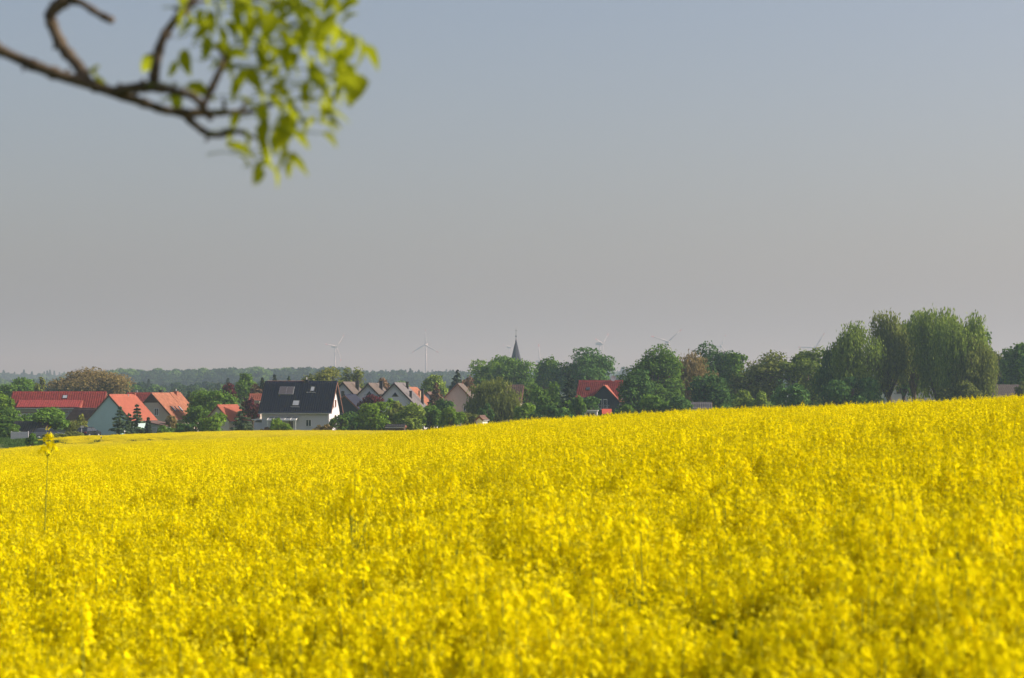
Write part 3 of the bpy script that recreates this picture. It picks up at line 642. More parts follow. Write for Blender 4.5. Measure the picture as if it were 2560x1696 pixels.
# ------------------------------------------------------------------ houses
def roof_slope(s, W, L, eave, ridge, oh, og, tile=0.30, row=0.36, amp=0.055, thick=0.12, y_lo=None, y_hi=None):
    """one tiled slope: rolls run down the slope, courses step over each other"""
    ya, yb = (-L / 2 - og if y_lo is None else y_lo), (L / 2 + og if y_hi is None else y_hi)
    sl = (ridge - eave) / (W / 2); e = Vector((s * (W / 2 + oh), 0, eave - oh * sl)); t = Vector((0, 0, ridge)) - e; Ls = t.length; t.normalize()
    n = Vector((-t.z * -s, 0, abs(t.x))); n = Vector((s * t.z, 0, abs(t.x)))
    nt = max(3, int((yb - ya) / tile)); ys = np.linspace(ya, yb, nt * 4 + 1); prof = np.tile([0, 0.55, 1.0, 0.55], nt).tolist() + [0]
    nr = max(3, int(Ls / row)); ts = []
    for i in range(nr): ts += [(i / nr, 0.028), ((i + 0.97) / nr, 0.0)]
    ts.append((1.0, 0.0))
    V = []
    for tt, st in ts:
        b = e + t * (Ls * tt)
        for y, p in zip(ys, prof): V.append(tuple(Vector((b.x, y, b.z)) + n * (thick + st + amp * p)))
    m = len(ys); k = len(ts); ii = np.arange(m * k).reshape(k, m)
    q = np.stack([ii[:-1, :-1], ii[:-1, 1:], ii[1:, 1:], ii[1:, :-1]], -1).reshape(-1, 4)
    if s > 0: q = q[:, ::1]
    q = q.tolist(); o = len(V)
    top = e + t * Ls
    under = [Vector((e.x, ya, e.z)), Vector((e.x, yb, e.z)), Vector((top.x, yb, top.z)), Vector((top.x, ya, top.z))]
    V += [tuple(p + n * 0.01) for p in under] + [tuple(p + n * thick) for p in under]
    q += [[o, o + 1, o + 2, o + 3], [o, o + 1, o + 5, o + 4], [o + 1, o + 2, o + 6, o + 5], [o + 3, o, o + 4, o + 7]]
    return np.array(V), np.array(q)

class House:
    def __init__(s, name, label, px, D, phi, W, L, eave_py, ridge_py, anchor, wall, roof, oh=0.35, og=0.22, tile=0.30, trim=None, cat='house', group=None, trimside=True):
        s.W, s.L, s.D = W, L, D; s.roofm = roof
        rot = -R(phi); c, sn = math.cos(rot), math.sin(rot); ax, ay = anchor[0] * W / 2, anchor[1] * L / 2
        cx, cyy = wx(px, D) - (c * ax - sn * ay), D - (sn * ax + c * ay)
        s.z0 = min(tz(cx, cyy), tz(wx(px, D), D)) - 0.05; s.eave = wz(eave_py, D) - s.z0; s.ridge = wz(ridge_py, D) - s.z0
        s.root = empty(name, (cx, cyy, s.z0), rot, label, cat, group)
        w, e, r = W / 2, s.eave, s.ridge
        s.wall = MB().prism([(-w, -0.6), (w, -0.6), (w, e), (0, r), (-w, e)], -L / 2, L / 2).build('wall', wall, s.root)
        for sd in (-1, 1):
            v, q = roof_slope(sd, W, L, e, r, oh, og, tile); o = link('roof_slope', mesh_np('roof_slope', v, q, [roof]), s.root)
            if sd == 1: s.rs = o
            else: s.ls = o
        MB().tube([(0, -L / 2 - og, r + 0.13), (0, L / 2 + og, r + 0.13)], [0.12, 0.12], 8).build('ridge_cap', roof, s.root)
        s.sl = (r - e) / w; s.al = math.atan(s.sl); s.oh, s.og = oh, og
        tm = trim or M['brownwood']
        for sd in (-1, 1):
            ez = e - oh * s.sl
            MB().obox((sd * (w + oh + 0.06), 0, ez + 0.03), (1, 0, 0), (0, 1, 0), (0, 0, 1), 0.06, L / 2 + og, 0.05).build('gutter', M['metal'], s.root)
            for en in (-1, 1):
                a = Vector((sd * (w + oh), en * (L / 2 + og + 0.02), ez)); b = Vector((0, en * (L / 2 + og + 0.02), r)); d = (b - a)
                MB().obox((a + b) / 2 + Vector((0, 0, 0.02)), d.normalized(), (0, 1, 0), Vector((0, 1, 0)).cross(d.normalized()), d.length / 2, 0.018, 0.10).build('bargeboard', tm, s.root)
    def z(s, py): return wz(py, s.D) - s.z0
    def frame(s, side):
        return {'F': (Vector((0, -s.L / 2, 0)), Vector((1, 0, 0)), Vector((0, -1, 0))), 'B': (Vector((0, s.L / 2, 0)), Vector((-1, 0, 0)), Vector((0, 1, 0))),
                'R': (Vector((s.W / 2, 0, 0)), Vector((0, 1, 0)), Vector((1, 0, 0))), 'L': (Vector((-s.W / 2, 0, 0)), Vector((0, -1, 0)), Vector((-1, 0, 0)))}[side]
    def window(s, side, a, z, w, h, fm=None, gm=None, sill=True, mull=True, name='window'):
        o, u, n = s.frame(side); up = Vector((0, 0, 1)); c = o + u * a + up * z; f = MB(); t = 0.06
        for sg in (-1, 1):
            f.obox(c + u * (sg * (w / 2 - t / 2)) + n * 0.03, u, n, up, t / 2, 0.045, h / 2)
            f.obox(c + up * (sg * (h / 2 - t / 2)) + n * 0.03, u, n, up, w / 2 - t, 0.044, t / 2)
        if mull: f.obox(c + n * 0.03, u, n, up, 0.03, 0.04, h / 2 - t)
        fo = f.build(name, fm or M['white'], s.root)
        MB().obox(c + n * 0.022, u, n, up, w / 2 - t, 0.018, h / 2 - t).build('pane', gm or M['glass'], fo)
        if sill: MB().obox(c - up * (h / 2 + 0.03) + n * 0.07, u, n, up, w / 2 + 0.06, 0.07, 0.025).build('sill', M['metal'], fo)
        return fo
    def panel(s, name, mat, side, y, t, w, h, lift=0.16, thick=0.03, parent=None):
        """flat piece on a slope: y along the ridge, t 0 at ridge to 1 at eave"""
        sd = 1 if side == 'R' else -1; e2 = Vector((-sd * math.cos(s.al), 0, math.sin(s.al))); n = Vector((sd * math.sin(s.al), 0, math.cos(s.al)))
        p = Vector((sd * (s.W / 2 + s.oh) * t, y, s.ridge - (s.W / 2 + s.oh) * s.sl * t)) + n * lift
        return MB().obox(p, (0, 1, 0), e2, n, w / 2, h / 2, thick).build(name, mat, parent or s.root), p, e2, n
    def skylight(s, side, y, t, w, h, gm=None):
        o, p, e2, n = s.panel('skylight', M['black'], side, y, t, w, h, 0.20, 0.05)
        MB().obox(p + n * 0.055, (0, 1, 0), e2, n, w / 2 - 0.07, h / 2 - 0.07, 0.012).build('pane', gm or M['skyglass'], o); return o
    def chimney(s, x, y, top_py, w=0.55, d=0.55, mat=None, cap=True, flue=False):
        zt = s.z(top_py); zb = s.ridge - abs(x) * s.sl - 0.5
        o = MB().box(x - w / 2, x + w / 2, y - d / 2, y + d / 2, zb, zt).build('chimney', mat or M['chimney_dark'], s.root)
        if cap: MB().box(x - w / 2 - .06, x + w / 2 + .06, y - d / 2 - .06, y + d / 2 + .06, zt + 0.003, zt + 0.09).build('cap', M['chimney_dark'] if mat is None else mat, o)
        if flue: MB().tube([(x, y, zt + 0.09), (x, y, zt + 0.42)], [0.10, 0.10], 8).build('flue', M['metal'], o)
        return o
    def part(s, name, mb, mat): return mb.build(name, mat, s.root)

# long red-roofed house
h = House('row_house', 'long low house with dark red tiled roof and wide shed dormer', 263, 320, 86, 8.6, 13.3, 1030, 983, (0, 1), M['sagewall'], M['redroof'], oh=0.3, tile=0.33)
sg = h.sl; zt0 = h.z(1004); ye0, ye1 = -5.6, 3.6
xt = (h.ridge - zt0) / sg; xe = h.W / 2 + 0.75; ze = h.z(1021)
mb = MB(); mb.prism([(xt, zt0 - 0.2), (h.W / 2 + 0.3, 1.0), (h.W / 2 + 0.3, ze + 0.16), (xt, zt0)], ye0 + 0.1, ye1 - 0.1); h.part('dormer_wall', mb, M['sagewall'])
d = Vector((xe - xt, 0, ze - zt0)); n_ = Vector((-d.z, 0, d.x)).normalized(); nt = 28; V = []
ys = np.linspace(ye0, ye1, nt * 4 + 1); pr = np.tile([0, .55, 1, .55], nt).tolist() + [0]
for kq in range(9):
    b = Vector((xt, 0, zt0)) + d * (kq / 8)
    for y, p in zip(ys, pr): V.append(tuple(b + Vector((0, y, 0)) + n_ * (0.20 + 0.055 * p)))
i_ = np.arange(len(V)).reshape(9, -1); q = np.stack([i_[:-1, :-1], i_[:-1, 1:], i_[1:, 1:], i_[1:, :-1]], -1).reshape(-1, 4).tolist(); o = len(V)
for y in (ye0, ye1):
    V += [(xt, y, zt0 + 0.02), (xe, y, ze + 0.02), (xe, y, ze + 0.20), (xt, y, zt0 + 0.20)]
q += [[o, o + 1, o + 2, o + 3], [o + 4, o + 5, o + 6, o + 7], [o + 1, o + 5, o + 6, o + 2], [o, o + 4, o + 5, o + 1]]
h.part_ = link('dormer_roof', mesh_np('dormer_roof', np.array(V), np.array(q), [M['redroof']]), h.root)
mb = MB(); mb.prism([(xt - 0.05, zt0 + 0.22), (xe + .05, ze + .05), (xe + .05, ze - 0.5), (h.W / 2 + .1, ze - 1.0)], ye1 + 0.004, ye1 + 0.09); h.part('dormer_cheek', mb, M['orangeroof'])
MB().obox((xe + 0.05, (ye0 + ye1) / 2, ze), (1, 0, 0), (0, 1, 0), (0, 0, 1), 0.05, (ye1 - ye0) / 2, 0.06).build('gutter', M['metal'], h.root)
h.skylight('R', 0.95, 0.25, 0.72, 0.85)
for yy in (-5.0, -4.3): 
    f = MB().box(h.W / 2 + 0.303, h.W / 2 + 0.36, yy - 0.33, yy + 0.33, h.z(1046), h.z(1034)).build('window', M['white'], h.root); MB().box(h.W / 2 + 0.34, h.W / 2 + 0.37, yy - 0.26, yy + 0.26, h.z(1045.5), h.z(1043)).build('pane', M['glass'], f)
f = MB().box(h.W / 2 + 0.303, h.W / 2 + 0.35, 1.9, 3.3, h.z(1036), h.z(1027)).build('window', M['greywall'], h.root); MB().box(h.W / 2 + 0.34, h.W / 2 + 0.36, 2.0, 3.2, h.z(1035), h.z(1028)).build('pane', M['skyglass'], f)

# lean-to beside it
h = House('lean_to', 'small dark brown roofed annex tucked beside the teal gable', 214, 312, 116, 4.2, 3.6, 1052, 1024, (0, 0), M['brownwood'], M['brownroof'], cat='annex')
# dark garden shed and grey fence panel
h = House('garden_shed', 'black-roofed garden shed behind the cone-shaped bush', 80, 284, 96, 3.2, 4.2, 1080, 1058, (0, 0), M['woodclad'], M['chimney_dark'], cat='shed')
f = empty('fence_panel', (wx(50, 268), 268, tz(wx(50, 268), 268)), 0, 'pale grey horizontal board fence at the meadow edge', 'fence')
for kz in range(6): MB().box(-1.1, 1.1, -0.02, 0.02, 0.08 + kz * 0.18, 0.08 + kz * 0.18 + 0.165).build('board', M['greywall'], f)
for kx in (-1.05, 0, 1.05): MB().box(kx - 0.05, kx + 0.05, 0.022, 0.12, -0.2, 1.22).build('post', M['greywall'], f)

# teal gable house
h = House('gabled_house', 'pale teal gable house with smooth bright red roof', 273, 305, 13.5, 6.7, 9.0, 1052, 990, (0, -1), M['tealwall'], M['orangeroof'], oh=0.15, og=0.1, trim=M['brownroof'])
h.window('F', -1.9, h.z(1081), 0.62, 0.72, M['greywall'])
h.chimney(0.3, 1.5, 985.5, 0.12, 0.12, M['metal'], False); h.chimney(0.0, 4.2, 985, 0.35, 0.35, M['chimney_brick'])
# pale garage in front of the weathered orange roof
g = empty('garage', (wx(399, 296), 296, tz(wx(399, 296), 296)), R(-14), 'pale garage with sloping flat roof between cypress and hedge', 'garage')
MB().prism([(-1.35, -.3), (1.35, -.3), (1.35, 1.55), (-1.35, 2.05)], -1.5, 3).build('wall', M['sagewall'], g)
MB().obox((0, .7, 1.93), Vector((2.7, 0, -.5)).normalized(), (0, 1, 0), Vector((.5, 0, 2.7)).normalized(), 1.6, 2.5, 0.05).build('roof', M['brownroof'], g)
f = MB().box(-1.05, .25, -1.545, -1.503, .5, 1.45).build('window', M['greywall'], g); MB().box(-.97, .17, -1.56, -1.55, .58, 1.37).build('pane', M['sagewall'], f)
for kx in np.arange(-1.1, .4, .22): MB().box(kx - .015, kx + .015, -1.75, -1.72, 0.05, .55).build('railing_bar', M['woodclad'], g)
MB().box(-1.15, .4, -1.76, -1.71, .56, .61).build('railing', M['woodclad'], g)
MB().box(1.36, 2.1, -1.0, -.9, 0, 1.45).build('side_wall', M['white'], g)

# weathered orange pair of houses
h = House('gabled_house', 'house with weathered orange roof, dark wooden gable top and two skylights', 381, 316, 11.7, 6.4, 7.2, 1044, 986, (0, -1), M['taupewall'], M['brickroof'], oh=0.4, og=0.35, trim=M['woodclad'])
zc_ = h.z(1007); xx = (h.ridge - zc_) / h.sl
h.part('gable_cladding', MB().prism([(-xx, zc_), (xx, zc_), (0, h.ridge)], -h.L / 2 - 0.05, -h.L / 2 - 0.004), M['woodclad'])
h.window('F', 0.65, h.z(1030), 0.65, 1.05, M['greywall'])
h.skylight('R', -1.0, 0.60, 0.5, 0.95); h.skylight('R', 2.0, 0.60, 0.5, 0.95); h.skylight('R', 0.4, 0.6, 0.28, 0.95, M['solar'])
h.chimney(-0.2, 0.4, 977, 0.5, 0.45)
h = House('gabled_house', 'second house with brick chimney attached behind the weathered orange roof', 426, 323, 11.7, 6.4, 4.0, 1045, 985, (0, -1), M['taupewall'], M['brickroof'], oh=0.4, og=0.25, trim=M['woodclad'])
h.chimney(0.25, -0.3, 980, 0.5, 0.6, M['chimney_brick'], True, True)
h = House('house', 'brown roof showing between the bright red and weathered orange roofs', 358, 365, 93, 7.0, 5.0, 1020, 985, (0, 0), M['taupewall'], M['redroof'])
h.chimney(-.5, -1.2, 976, .3, .3, M['metal'], False)
h = House('gabled_house', 'grey gable half hidden by the full dark green tree', 503, 352, 10, 6.2, 8, 1028, 990, (0, -1), M['taupewall'], M['brownroof'])
h = House('cottage', 'tiny orange-roofed cream cottage between round bush and broad spruce', 545, 301, 24, 3.6, 5.0, 1049, 1016, (0, -1), M['creamwall'], M['orangeroof'])
h.window('R', -0.8, h.z(1060), .5, .6)
h = House('house', 'orange roof patch above the dark red plum tree', 640, 345, 92, 2.6, 1.6, 1000, 988, (0, 0), M['taupewall'], M['orangeroof'])
h = House('house', 'brownish pink roof peeping over the left of the blue-black ridge', 716, 366, 92, 7, 6.0, 985, 956, (0, 0), M['taupewall'], M['brickroof'])

# blue-black house
h = House('detached_house', 'pale house with large blue-black tiled roof and sunlit right gable', 823, 297, 95.7, 8.0, 9.4, 1024, 957, (1, 1), M['greywall'], M['darkroof'], oh=0.62, og=0.42, tile=0.32)
fo, p, e2, n = h.panel('solar_panel', M['metal'], 'R', -1.75, 0.30, 2.05, 1.55, 0.24, 0.05)
for kx in (-.5, .5): MB().obox(p + n * 0.055 + Vector((0, kx, 0)), (0, 1, 0), e2, n, 0.48, 0.73, 0.012).build('collector', M['solar'], fo)
h.skylight('R', 1.85, 0.24, 0.60, 0.95); h.skylight('R', -0.05, 0.70, 0.95, 1.05)
for yy, t in ((1.75, .36), (-0.05, .83)):
    h.panel('snow_guard', M['metal'], 'R', yy, t, 1.25, 0.05, 0.26, 0.04)
h.chimney(0.0, 0.75, 950.5, 0.5, 0.6, None, True, True)
h.window('R', 1.85, h.z(1058), 0.78, 0.95); h.window('R', -0.62, h.z(1062), 0.75, 1.35, mull=False, sill=False, name='door')
h.window('R', -2.2, h.z(1062), 0.9, 1.2)
h.window('B', 0.75, h.z(1009), 0.75, 0.95, M['brownwood'], M['brownwood']); h.window('B', -1.1, h.z(1011), 0.75, 0.95, M['brownwood'], M['brownwood'])
h.window('B', 0.6, h.z(1050), 0.9, 1.1, M['brownwood'])
# terrace canopy
w2 = h.W / 2
for k5 in range(5):
    y0 = -3.6 + k5 * 0.8
    h.part('canopy_panel', MB().obox((w2 + 0.85, y0 + .4, h.z(1046.5)), Vector((1, 0, -.22)).normalized(), (0, 1, 0), Vector((.22, 0, 1)).normalized(), .85, .375, 0.02), M['skyglass'])
for k5 in range(6): h.part('canopy_rafter', MB().obox((w2 + .85, -3.6 + k5 * .8, h.z(1046.5)), Vector((1, 0, -.22)).normalized(), (0, 1, 0), Vector((.22, 0, 1)).normalized(), .9, .022, 0.06), M['white'])
h.part('canopy_beam', MB().box(w2 + 1.6, w2 + 1.7, -3.65, .45, h.z(1050) - .12, h.z(1050)), M['white'])
for yy in (-3.55, .35): h.part('canopy_post', MB().box(w2 + 1.6, w2 + 1.7, yy - .045, yy + .045, -.3, h.z(1050) - .123), M['white'])
h.part('downpipe', MB().tube([(w2 + .08, h.L / 2 - .15, -.2), (w2 + .08, h.L / 2 - .15, h.eave - .2)], [.05, .05], 6), M['metal'])
h.part('side_porch', MB().prism([(1.5, 0), (3.6, 0), (3.6, 2.1), (1.5, 2.4)], -h.L / 2 - 1.2, -h.L / 2 - .004), M['greywall'])
h.part('porch_roof', MB().box(1.3, 3.9, -h.L / 2 - 1.5, -h.L / 2 - .004, 2.42, 2.54), M['white'])
# garden bench in front of it
b = empty('garden_bench', (wx(790, 288), 288, tz(wx(790, 288), 288)), R(-8), 'pinkish slatted garden bench against the pale grey wall', 'bench')
for k5 in range(3): MB().box(-.62, .62, -.2 + k5 * .14, -.2 + k5 * .14 + .12, .42, .46).build('seat_slat', M['beigewall'], b)
for k5 in range(3): MB().box(-.62, .62, .24, .28, .55 + k5 * .12, .65 + k5 * .12).build('back_slat', M['beigewall'], b)
for kx in (-.55, .55):
    for ky, hh in ((-.15, .418), (.3, .9)): MB().box(kx - .03, kx + .03, ky - .03 + .02, ky + .03 + .02, 0, hh).build('leg', M['brownwood'], b)

# three white gabled houses in a row
def gabled(label, px, D, ridge_py, roof, tri):
    h = House('gabled_house', label, px, D, 7.3, 8.6, 9.0, 1030, ridge_py, (0, -1), M['offwhite'] if False else M['greywall'], roof, oh=0.35, og=0.35, trim=M['woodclad'], group='white gabled houses in a row')
    if tri:
        zt, zb = h.z(tri[1]), h.z(tri[2]); w = tri[3] / F * D; c = (tri[0] - px) / F * D
        f = h.part('window', MB().prism([(c - w, zb), (c + w, zb), (c, zt)], -h.L / 2 - 0.04, -h.L / 2 - 0.004), M['woodclad'])
        MB().prism([(c - w * .8, zb + .08), (c + w * .8, zb + .08), (c, zt - .12)], -h.L / 2 - 0.055, -h.L / 2 - 0.042).build('pane', M['glass'], f)
    return h
h = gabled('first white gabled house, nearest the blue-black roof, with brown roof', 858, 346, 958, M['tanroof'], None)
h.chimney(1.15, 1.2, 952.5, .55, .55)
h.window('F', -0.05, h.z(985), 0.5, 0.9, M['chimney_dark']); h.window('F', 1.0, h.z(990), 0.55, .6, M['woodclad'])
h = gabled('second white gabled house with tall dark chimney, in the middle of the row', 921, 342, 961, M['tanroof'], (923.5, 978, 989, 9))
h.chimney(1.0, 1.0, 953.5, .5, .5); h.skylight('R', 1.8, .28, .4, .5)
h = gabled('third white gabled house with triangular window and light grey roof', 986, 338, 960, M['greyroof'], (988, 981, 992, 9))
h.chimney(.9, 2.0, 955.5, .38, .5); h.chimney(2.35, -3.1, 979, .36, .45); h.chimney(3.3, 2.2, 974, .4, .5)
h.skylight('R', -2.4, .83, .45, .9); h.skylight('R', -1.5, .83, .45, .9)
# dark garage roof with collectors between the blue-black house and the first gable
h = House('garage', 'low dark roof with pale collector stripes right of the sunlit gable', 862, 322, 14, 6.6, 5.0, 1040, 990, (0, -1), M['navyclad'], M['darkroof'], oh=0.3, cat='garage')
for k5 in range(4): h.panel('collector_tube', M['white'], 'R', -2.2 + .42 * k5, .80, .12, 1.3, .24, .03)
h = House('gabled_house', 'orange roof behind the third white gabled house', 1018, 372, 8, 8.2, 9, 1032, 971, (0, -1), M['greywall'], M['brickroof'])
h.chimney(1.6, -1.5, 978, .4, .45, M['chimney_pale'])
h = House('gabled_house', 'pale sliver of gable behind the brown spruce', 1068, 385, 12, 5.0, 7, 1012, 983, (0, -1), M['greywall'], M['brownroof'])
# beige house
h = House('gabled_house', 'tall beige gable house with brown roof among dark spruces', 1144, 380, 4.6, 5.7, 8.6, 1003, 961, (0, -1), M['beigewall'], M['tanroof'], oh=.3, og=.3)
h.chimney(.15, 2.5, 954, .18, .3, M['chimney_brick'], False); h.window('F', 1.4, h.z(1022), .8, .9)
# roof hidden by the feathery tree
h = House('house', 'dark roof with sunlit chimney hidden behind the olive feathery tree', 1258, 345, 96, 7.4, 6.2, 1006, 966, (0, 0), M['beigewall'], M['brownroof'])
h.chimney(1.2, -.8, 970, .4, .4, M['chimney_pale']); h.skylight('R', .8, .55, .35, 1.1)
h = House('house', 'small orange roof peeping out beside the white blossom shrub', 1306, 352, 94, 4.6, 2.6, 1000, 977, (0, 0), M['beigewall'], M['orangeroof'])
# red house with dark boarded cross gable
h = House('boarded_house', 'red-roofed house with dark boarded cross gable and roof dish', 1502, 330, 99, 7.6, 6.4, 992, 955, (0, 0), M['navyclad'], M['redroof'], oh=.4, og=.2)
h.skylight('R', -1.7, .50, .62, .8, M['glass'])
wg = 4.4; yw = 1.05; zr = h.z(965); ze = h.z(1002); xf = h.W / 2 + 1.2
mb = MB(); n = len(mb.v)
pr = [(-wg / 2, -.5), (wg / 2, -.5), (wg / 2, ze), (0, zr), (-wg / 2, ze)]
mb.f = []; mb.v = [(xf, yw + a, z) for a, z in pr] + [(.3, yw + a, z) for a, z in pr]
mb.f = [(0, 1, 2, 3, 4), (9, 8, 7, 6, 5)] + [(i, i + 5, (i + 1) % 5 + 5, (i + 1) % 5) for i in range(5)]
h.part('cross_gable', mb, M['navyclad'])
for sd in (-1, 1):
    a = Vector((0, sd * (wg / 2 + .25), ze - .25 * (zr - ze) / (wg / 2))); b_ = Vector((0, 0, zr + .02)); dd = b_ - a; L_ = dd.length; dd.normalize(); nn = dd.cross(Vector((1, 0, 0))) * (1 if sd < 0 else -1)
    if nn.z < 0: nn = -nn
    h.part('cross_gable_roof', MB().obox(Vector(((xf + .35 + .2) / 2, yw, 0)) + (a + b_) / 2 + nn * .08, (1, 0, 0), dd, nn, (xf + .35 - .2) / 2, L_ / 2, .06), M['orangeroof'])
for k5, (yy, w_) in enumerate(((-.55, .55), (.2, .62))):
    f = MB().box(xf + .003, xf + .05, yw + yy - w_ / 2, yw + yy + w_ / 2, h.z(1021), h.z(998)).build('balcony_door', M['offwhite'], h.root)
    MB().box(xf + .04, xf + .07, yw + yy - w_ / 2 + .07, yw + yy + w_ / 2 - .07, h.z(1020), h.z(1000)).build('pane', M['glass'], f)
h.part('balcony_board', MB().box(xf + .003, xf + .9, yw - 1.3, yw + .9, h.z(1024), h.z(1022)), M['greywall'])
for k5 in range(11): h.part('baluster', MB().box(xf + .83, xf + .87, yw - 1.28 + k5 * .21, yw - 1.25 + k5 * .21, h.z(1022), h.z(1013)), M['metal'])
h.part('handrail', MB().box(xf + .82, xf + .88, yw - 1.3, yw + .9, h.z(1013), h.z(1012.3)), M['metal'])
ds = MB(); cz = h.z(946.5); rr_ = .42; ring = [[], []]
for k5 in range(16):
    a = 2 * math.pi * k5 / 16; ds.v.append((.35, 1.95 + rr_ * math.cos(a), cz + rr_ * math.sin(a)))
for k5 in range(16):
    a = 2 * math.pi * k5 / 16; ds.v.append((.25, 1.95 + rr_ * .5 * math.cos(a), cz + rr_ * .5 * math.sin(a)))
ds.v.append((.22, 1.95, cz)); ds.f = [(k5, (k5 + 1) % 16, 16 + (k5 + 1) % 16, 16 + k5) for k5 in range(16)] + [(16 + k5, 16 + (k5 + 1) % 16, 32) for k5 in range(16)]
do = ds.build('satellite_dish', M['white'], h.root); MB().tube([(.2, 1.95, cz), (0, 1.95, h.ridge - .1)], [.03, .03], 6).build('mast', M['metal'], do)
# flat shed and red awning
s_ = empty('flat_shed', (wx(1475, 300), 300, tz(wx(1475, 300), 300)), R(-4), 'flat-roofed grey shed with white edge at the field', 'shed'); zb = float(s_.location.z)
zz = lambda py: wz(py, 300) - zb
MB().box(-1.0, 1.0, -.8, 1.6, -.2, zz(1028.5)).build('wall', M['greywall'], s_); MB().box(-1.12, 1.12, -1, 1.8, zz(1028.4), zz(1026)).build('roof', M['white'], s_)
MB().box(-.45, -.05, -.83, -.803, .1, zz(1032)).build('door', M['woodclad'], s_); f = MB().box(.2, .62, -.83, -.803, zz(1040), zz(1032)).build('window', M['black'], s_); MB().box(.25, .57, -.84, -.832, zz(1039), zz(1033)).build('pane', M['glass'], f)
a_ = empty('awning', (wx(1517, 296), 296, tz(wx(1517, 296), 296)), 0, 'bright red garden awning beside the flat shed', 'awning'); zb = float(a_.location.z); zz = lambda py: wz(py, 296) - zb
MB().obox((0, 0, zz(1029)), (1, 0, 0), Vector((0, 1, .75)).normalized(), Vector((0, -.75, 1)).normalized(), .68, .55, .02).build('canvas', M['red'], a_)
for kx in (-.62, .62):
    for ky, pz in ((-.4, 1035), (.4, 1023.5)): MB().tube([(kx, ky, 0), (kx, ky, zz(pz))], [.03, .03], 6).build('post', M['metal'], a_)
# tiny hut
h = House('garden_hut', 'tiny white-fronted garden hut at the crest of the field', 1199, 270, 30, 0.9, 1.2, 1050, 1043, (0, -1), M['white'], M['brownroof'], oh=.1, og=.1, cat='hut')
# low dark shed
h = House('tool_shed', 'low dark tool shed below the second white gable', 990, 286, 94, 2.0, 2.4, 1069, 1065, (0, 0), M['woodclad'], M['chimney_dark'], oh=.15, og=.1, cat='shed')
# right side
h = House('farmhouse', 'white farmhouse glimpsed between the willow trunks', 2275, 345, 92, 7, 7.5, 962, 940, (0, 0), M['offwhite'], M['tanroof'])
for yy in (-2.2, -.4, 2.0): h.window('R', yy, h.z(976), .9, 1.1, M['brownwood'])
h = House('barn', 'long low grey-brown barn roof beside the right picture edge', 2495, 325, 92, 8.0, 6.6, 992, 966, (0, 0), M['beigewall'], M['tanroof'], cat='barn')
h = House('garden_shed', 'pale low shed glinting under the dark round-topped tree', 1752, 300, 94, 2.2, 2.6, 1022, 1010, (0, 0), M['greywall'], M['greyroof'], oh=.15, cat='shed')

# ------------------------------------------------------------------ church
D = 800; cx = wx(1290, D); zb = tz(cx, D); c = empty('church', (cx, D, zb), R(20), 'church with slender slate spire rising above the bright green trees', 'church')
zz = lambda py: wz(py, D) - zb
t = 2.6; MB().box(-t, t, -t, t, 0, zz(909)).build('tower', M['stone'], c)
mb = MB(); z1, z2, z3 = zz(909.5), zz(902), zz(849)
rings = []
for rad, z, nn_, off in ((3.3, z1, 8, 0), (1.85, z2, 8, 0), (1.62, zz(896), 8, 0), (.12, z3, 8, 0)):
    rings.append(len(mb.v)); 
    for k5 in range(8):
        a = math.pi / 8 + k5 * math.pi / 4; q = rad / max(abs(math.cos(a)), abs(math.sin(a))) if rad > 3 else rad / math.cos(math.pi / 8)
        mb.v.append((q * math.cos(a), q * math.sin(a), z))
for i in range(3):
    for k5 in range(8): mb.f.append((rings[i] + k5, rings[i] + (k5 + 1) % 8, rings[i + 1] + (k5 + 1) % 8, rings[i + 1] + k5))
mb.f.append(tuple(range(7, -1, -1))); mb.build('spire', M['slate'], c)
MB().tube([(0, 0, z3 - .2), (0, 0, zz(836)), (0, 0, zz(821))], [.11, .06, .035], 6).build('finial_rod', M['black'], c)
mb = MB(); zc_ = zz(841); mb.tube([(0, 0, zc_ - .28), (0, 0, zc_ - .15), (0, 0, zc_), (0, 0, zc_ + .15), (0, 0, zc_ + .28)], [.05, .24, .3, .24, .05], 8); mb.build('finial_ball', M['black'], c, True)
MB().tube([(-.45, 0, zz(827)), (.45, 0, zz(827))], [.05, .05], 5).build('finial_cross', M['black'], c)
MB().prism([(-3.4, 0), (3.4, 0), (3.4, 6), (0, 10), (-3.4, 6)], t + .01, 16).build('nave', M['stone'], c)
for sd in (-1, 1):
    v, q = roof_slope(sd, 6.8, 14, 6, 10, .3, .2, .6, .7, y_lo=t + .02, y_hi=16.2); link('nave_roof', mesh_np('nave_roof', v, q, [M['redroof']]), c)

